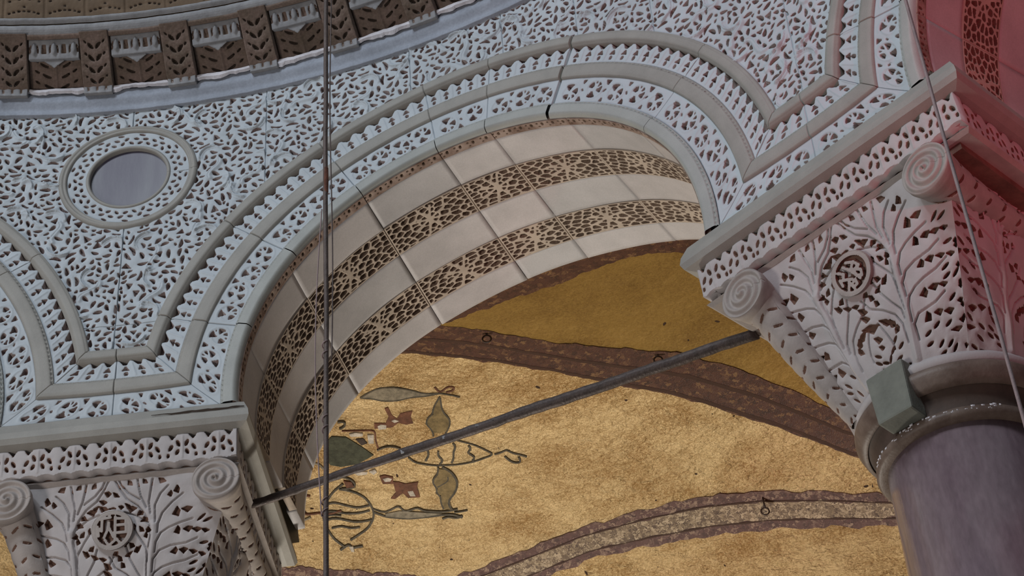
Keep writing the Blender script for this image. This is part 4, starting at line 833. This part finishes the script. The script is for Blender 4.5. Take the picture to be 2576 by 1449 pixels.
web('pale_gold_web', mid(b1t, b1b, .5), lambda a: np.maximum(mid(b2t, b2b, .5)(a), mid(b1t, b1b, .5)(a) + .02), M_GOLD, 160, 90)
web('lower_gold_web', lambda a: np.maximum(mid(b2t, b2b, .5)(a), mid(b1t, b1b, .5)(a) + .02), lambda a: 8.93 + 0 * a, M_GOLD)
def ribbon(name, f, g, a0, a1, m_, h=0.02, n=150, nb=5, wav=0.03, seed=0, parent=None):
    a = np.linspace(a0, a1, n); V = []; lo, hi = f(a), g(a)
    lo = lo + wav * noise1(a * 30, seed + 1) * (wav > 0); hi = hi + wav * noise1(a * 30, seed + 2) * (wav > 0)
    ts = [0, 0] + list(np.linspace(0, 1, nb)[1:-1]) + [1, 1]; hs = [-0.03] + [h] * (len(ts) - 2) + [-0.03]
    for t, hh in zip(ts, hs): V.append(vmap(a, lo + (hi - lo) * t, np.full(n, hh)))
    i = np.arange(n - 1); K = len(ts)
    q = np.concatenate([np.stack([k * n + i, k * n + i + 1, (k + 1) * n + i + 1, (k + 1) * n + i], -1) for k in range(K - 1)])
    return mesh_np(name, np.concatenate(V), q, m_, parent or ceiling)
ribbon('mosaic_border', lambda a: 3.3 + 0 * a, dke, 0.10, 0.50, M_BAND, 0.008, seed=1)
B1 = ribbon('mosaic_border', b1t, b1b, 0.05, 0.62, M_BAND, 0.009, seed=2)
for t0, t1 in ((0.44, 0.52), (0.90, 0.97)): ribbon('dark_line', mid(b1t, b1b, t0), mid(b1t, b1b, t1), 0.05, 0.62, M_BANDL, 0.012, wav=0.01, nb=3, seed=3, parent=B1)
B2 = ribbon('mosaic_border', b2t, b2b, 0.04, 0.85, M_BANDP, 0.009, seed=5)
ribbon('motley_strip', mid(b2t, b2b, 0.28), mid(b2t, b2b, 0.76), 0.04, 0.85, M_BANDM, 0.012, seed=6, parent=B2)
for t0, t1 in ((0.25, 0.285), (0.755, 0.79)): ribbon('dark_line', mid(b2t, b2b, t0), mid(b2t, b2b, t1), 0.04, 0.85, M_BANDL, 0.015, wav=0.006, nb=3, seed=7, parent=B2)
b3 = curve('b3'); ribbon('mosaic_border', b3, lambda a: b3(a) + 0.3, -0.05, 0.118, M_BANDP, 0.009, seed=8)
# ornament of inlaid tesserae: a cross-shaped plant motif
orn = empty('mosaic_ornament', 'grey and brown cross-shaped leaf ornament in the gold mosaic', None); orn.parent = ceiling
ONAME = {('p', 'pale_grey'): 'leaf_fill', ('p', 'tan'): 'bud', ('p', 'brown'): 'flower', ('p', 'white'): 'petal', ('p', 'green'): 'green_square', ('p', 'dark'): 'dark_leaf'}
for no, (kd, col, w, pts) in enumerate(ORN):
    P = np.array(pts); hz = 0.0105 + 0.00025 * no + (0.004 if col == 'white' else 0)
    if kd == 'p':
        if len(P) > 4:
            pass
        n = len(P); up_ = vmap(P[:, 0], P[:, 1], np.full(n, hz)); dn = vmap(P[:, 0], P[:, 1], np.full(n, -0.02)); bm = bmesh.new()
        vt = [bm.verts.new(v) for v in up_]; vb = [bm.verts.new(v) for v in dn]; f_ = bm.faces.new(vt)
        for k in range(n): bm.faces.new((vt[k], vt[(k + 1) % n], vb[(k + 1) % n], vb[k]))
        bmesh.ops.triangulate(bm, faces=[f_]); me = bpy.data.meshes.new('m'); bm.to_mesh(me); bm.free(); me.name = ONAME[(kd, col)]; link(ONAME[(kd, col)], me, M_ORN[col], orn)
    else:
        D_ = np.hypot(np.diff(P[:, 0]) * 12, np.diff(P[:, 1])); s_ = np.r_[0, np.cumsum(D_)]; t = np.linspace(0, s_[-1], max(8, int(s_[-1] / 0.03)))
        Q = np.stack([np.interp(t, s_, P[:, 0]), np.interp(t, s_, P[:, 1])], -1)
        for _ in range(2): Q[1:-1] = (Q[:-2] + 2 * Q[1:-1] + Q[2:]) / 4
        X = vmap(Q[:, 0], Q[:, 1], np.full(len(Q), hz)); T = np.gradient(X, axis=0); T /= np.linalg.norm(T, axis=1)[:, None] + 1e-9
        Nn = X - vmap(Q[:, 0], Q[:, 1], np.full(len(Q), 0.0)); Nn /= np.linalg.norm(Nn, axis=1)[:, None]; S_ = np.cross(T, Nn) * (w * 1.0 + 0.002)
        V = np.concatenate([X - S_ - Nn * 0.03, X - S_, X + S_, X + S_ - Nn * 0.03]); n = len(X); i = np.arange(n - 1)
        q = np.concatenate([np.stack([k * n + i, k * n + i + 1, (k + 1) * n + i + 1, (k + 1) * n + i], -1) for k in range(3)])
        mesh_np('outline', V, q, M_ORN[col], orn)
def hook(a, p, label, drop):
    X = vmap(np.array([a]), np.array([p]), np.array([0.0]))[0]; A = empty('eye_hook', label, 'hook', loc=tuple(X))
    tube('shank', [(0, 0, 0.04), (0, 0.0, -drop * 0.5), (0.005, 0, -drop)], 0.010, M_IRON, A, 8)
    tube('ring', [(0.040 * math.cos(t), 0.0, -drop - 0.040 + 0.040 * math.sin(t)) for t in np.linspace(0, 2 * math.pi, 25)], 0.008, M_IRON, A, 8)
hook(VC['hook1'][0][0], VC['hook1'][0][1], 'small iron eye hook at the left end of the upper red-brown mosaic border', 0.03)
hook(VC['hook2'][0][0], VC['hook2'][0][1], 'small iron eye hook on the upper mosaic border, just above the tie rod', 0.03)
hook(VC['hook3t'][0][0], VC['hook3t'][0][1], 'long iron eye hook hanging over the lower mosaic border near the column', 0.13)

# ------------------------------------------------------------------ nave floor and outer aisle wall (unseen from the photograph, they bounce light)
c = Canvas(-14, 18, -12, 20, 2.0); relief('floor', c, lambda u, v, h: np.stack([u, v, 0 * u], -1), 0, M_FLOOR, None, skirt=0.2, rnd=0)['kind'] = 'structure'
n = 60; a = np.linspace(-0.5, 1.3, n); V = np.concatenate([np.stack([AX + (R + 8.9) * np.sin(a), AY + (R + 8.9) * np.cos(a), np.full(n, z)], -1) for z in (0.0, 9.3 + ZO)]); i = np.arange(n - 1)
mesh_np('wall_aisle', V, np.stack([i, i + 1, n + i + 1, n + i], -1), M_VPLAST)['kind'] = 'structure'
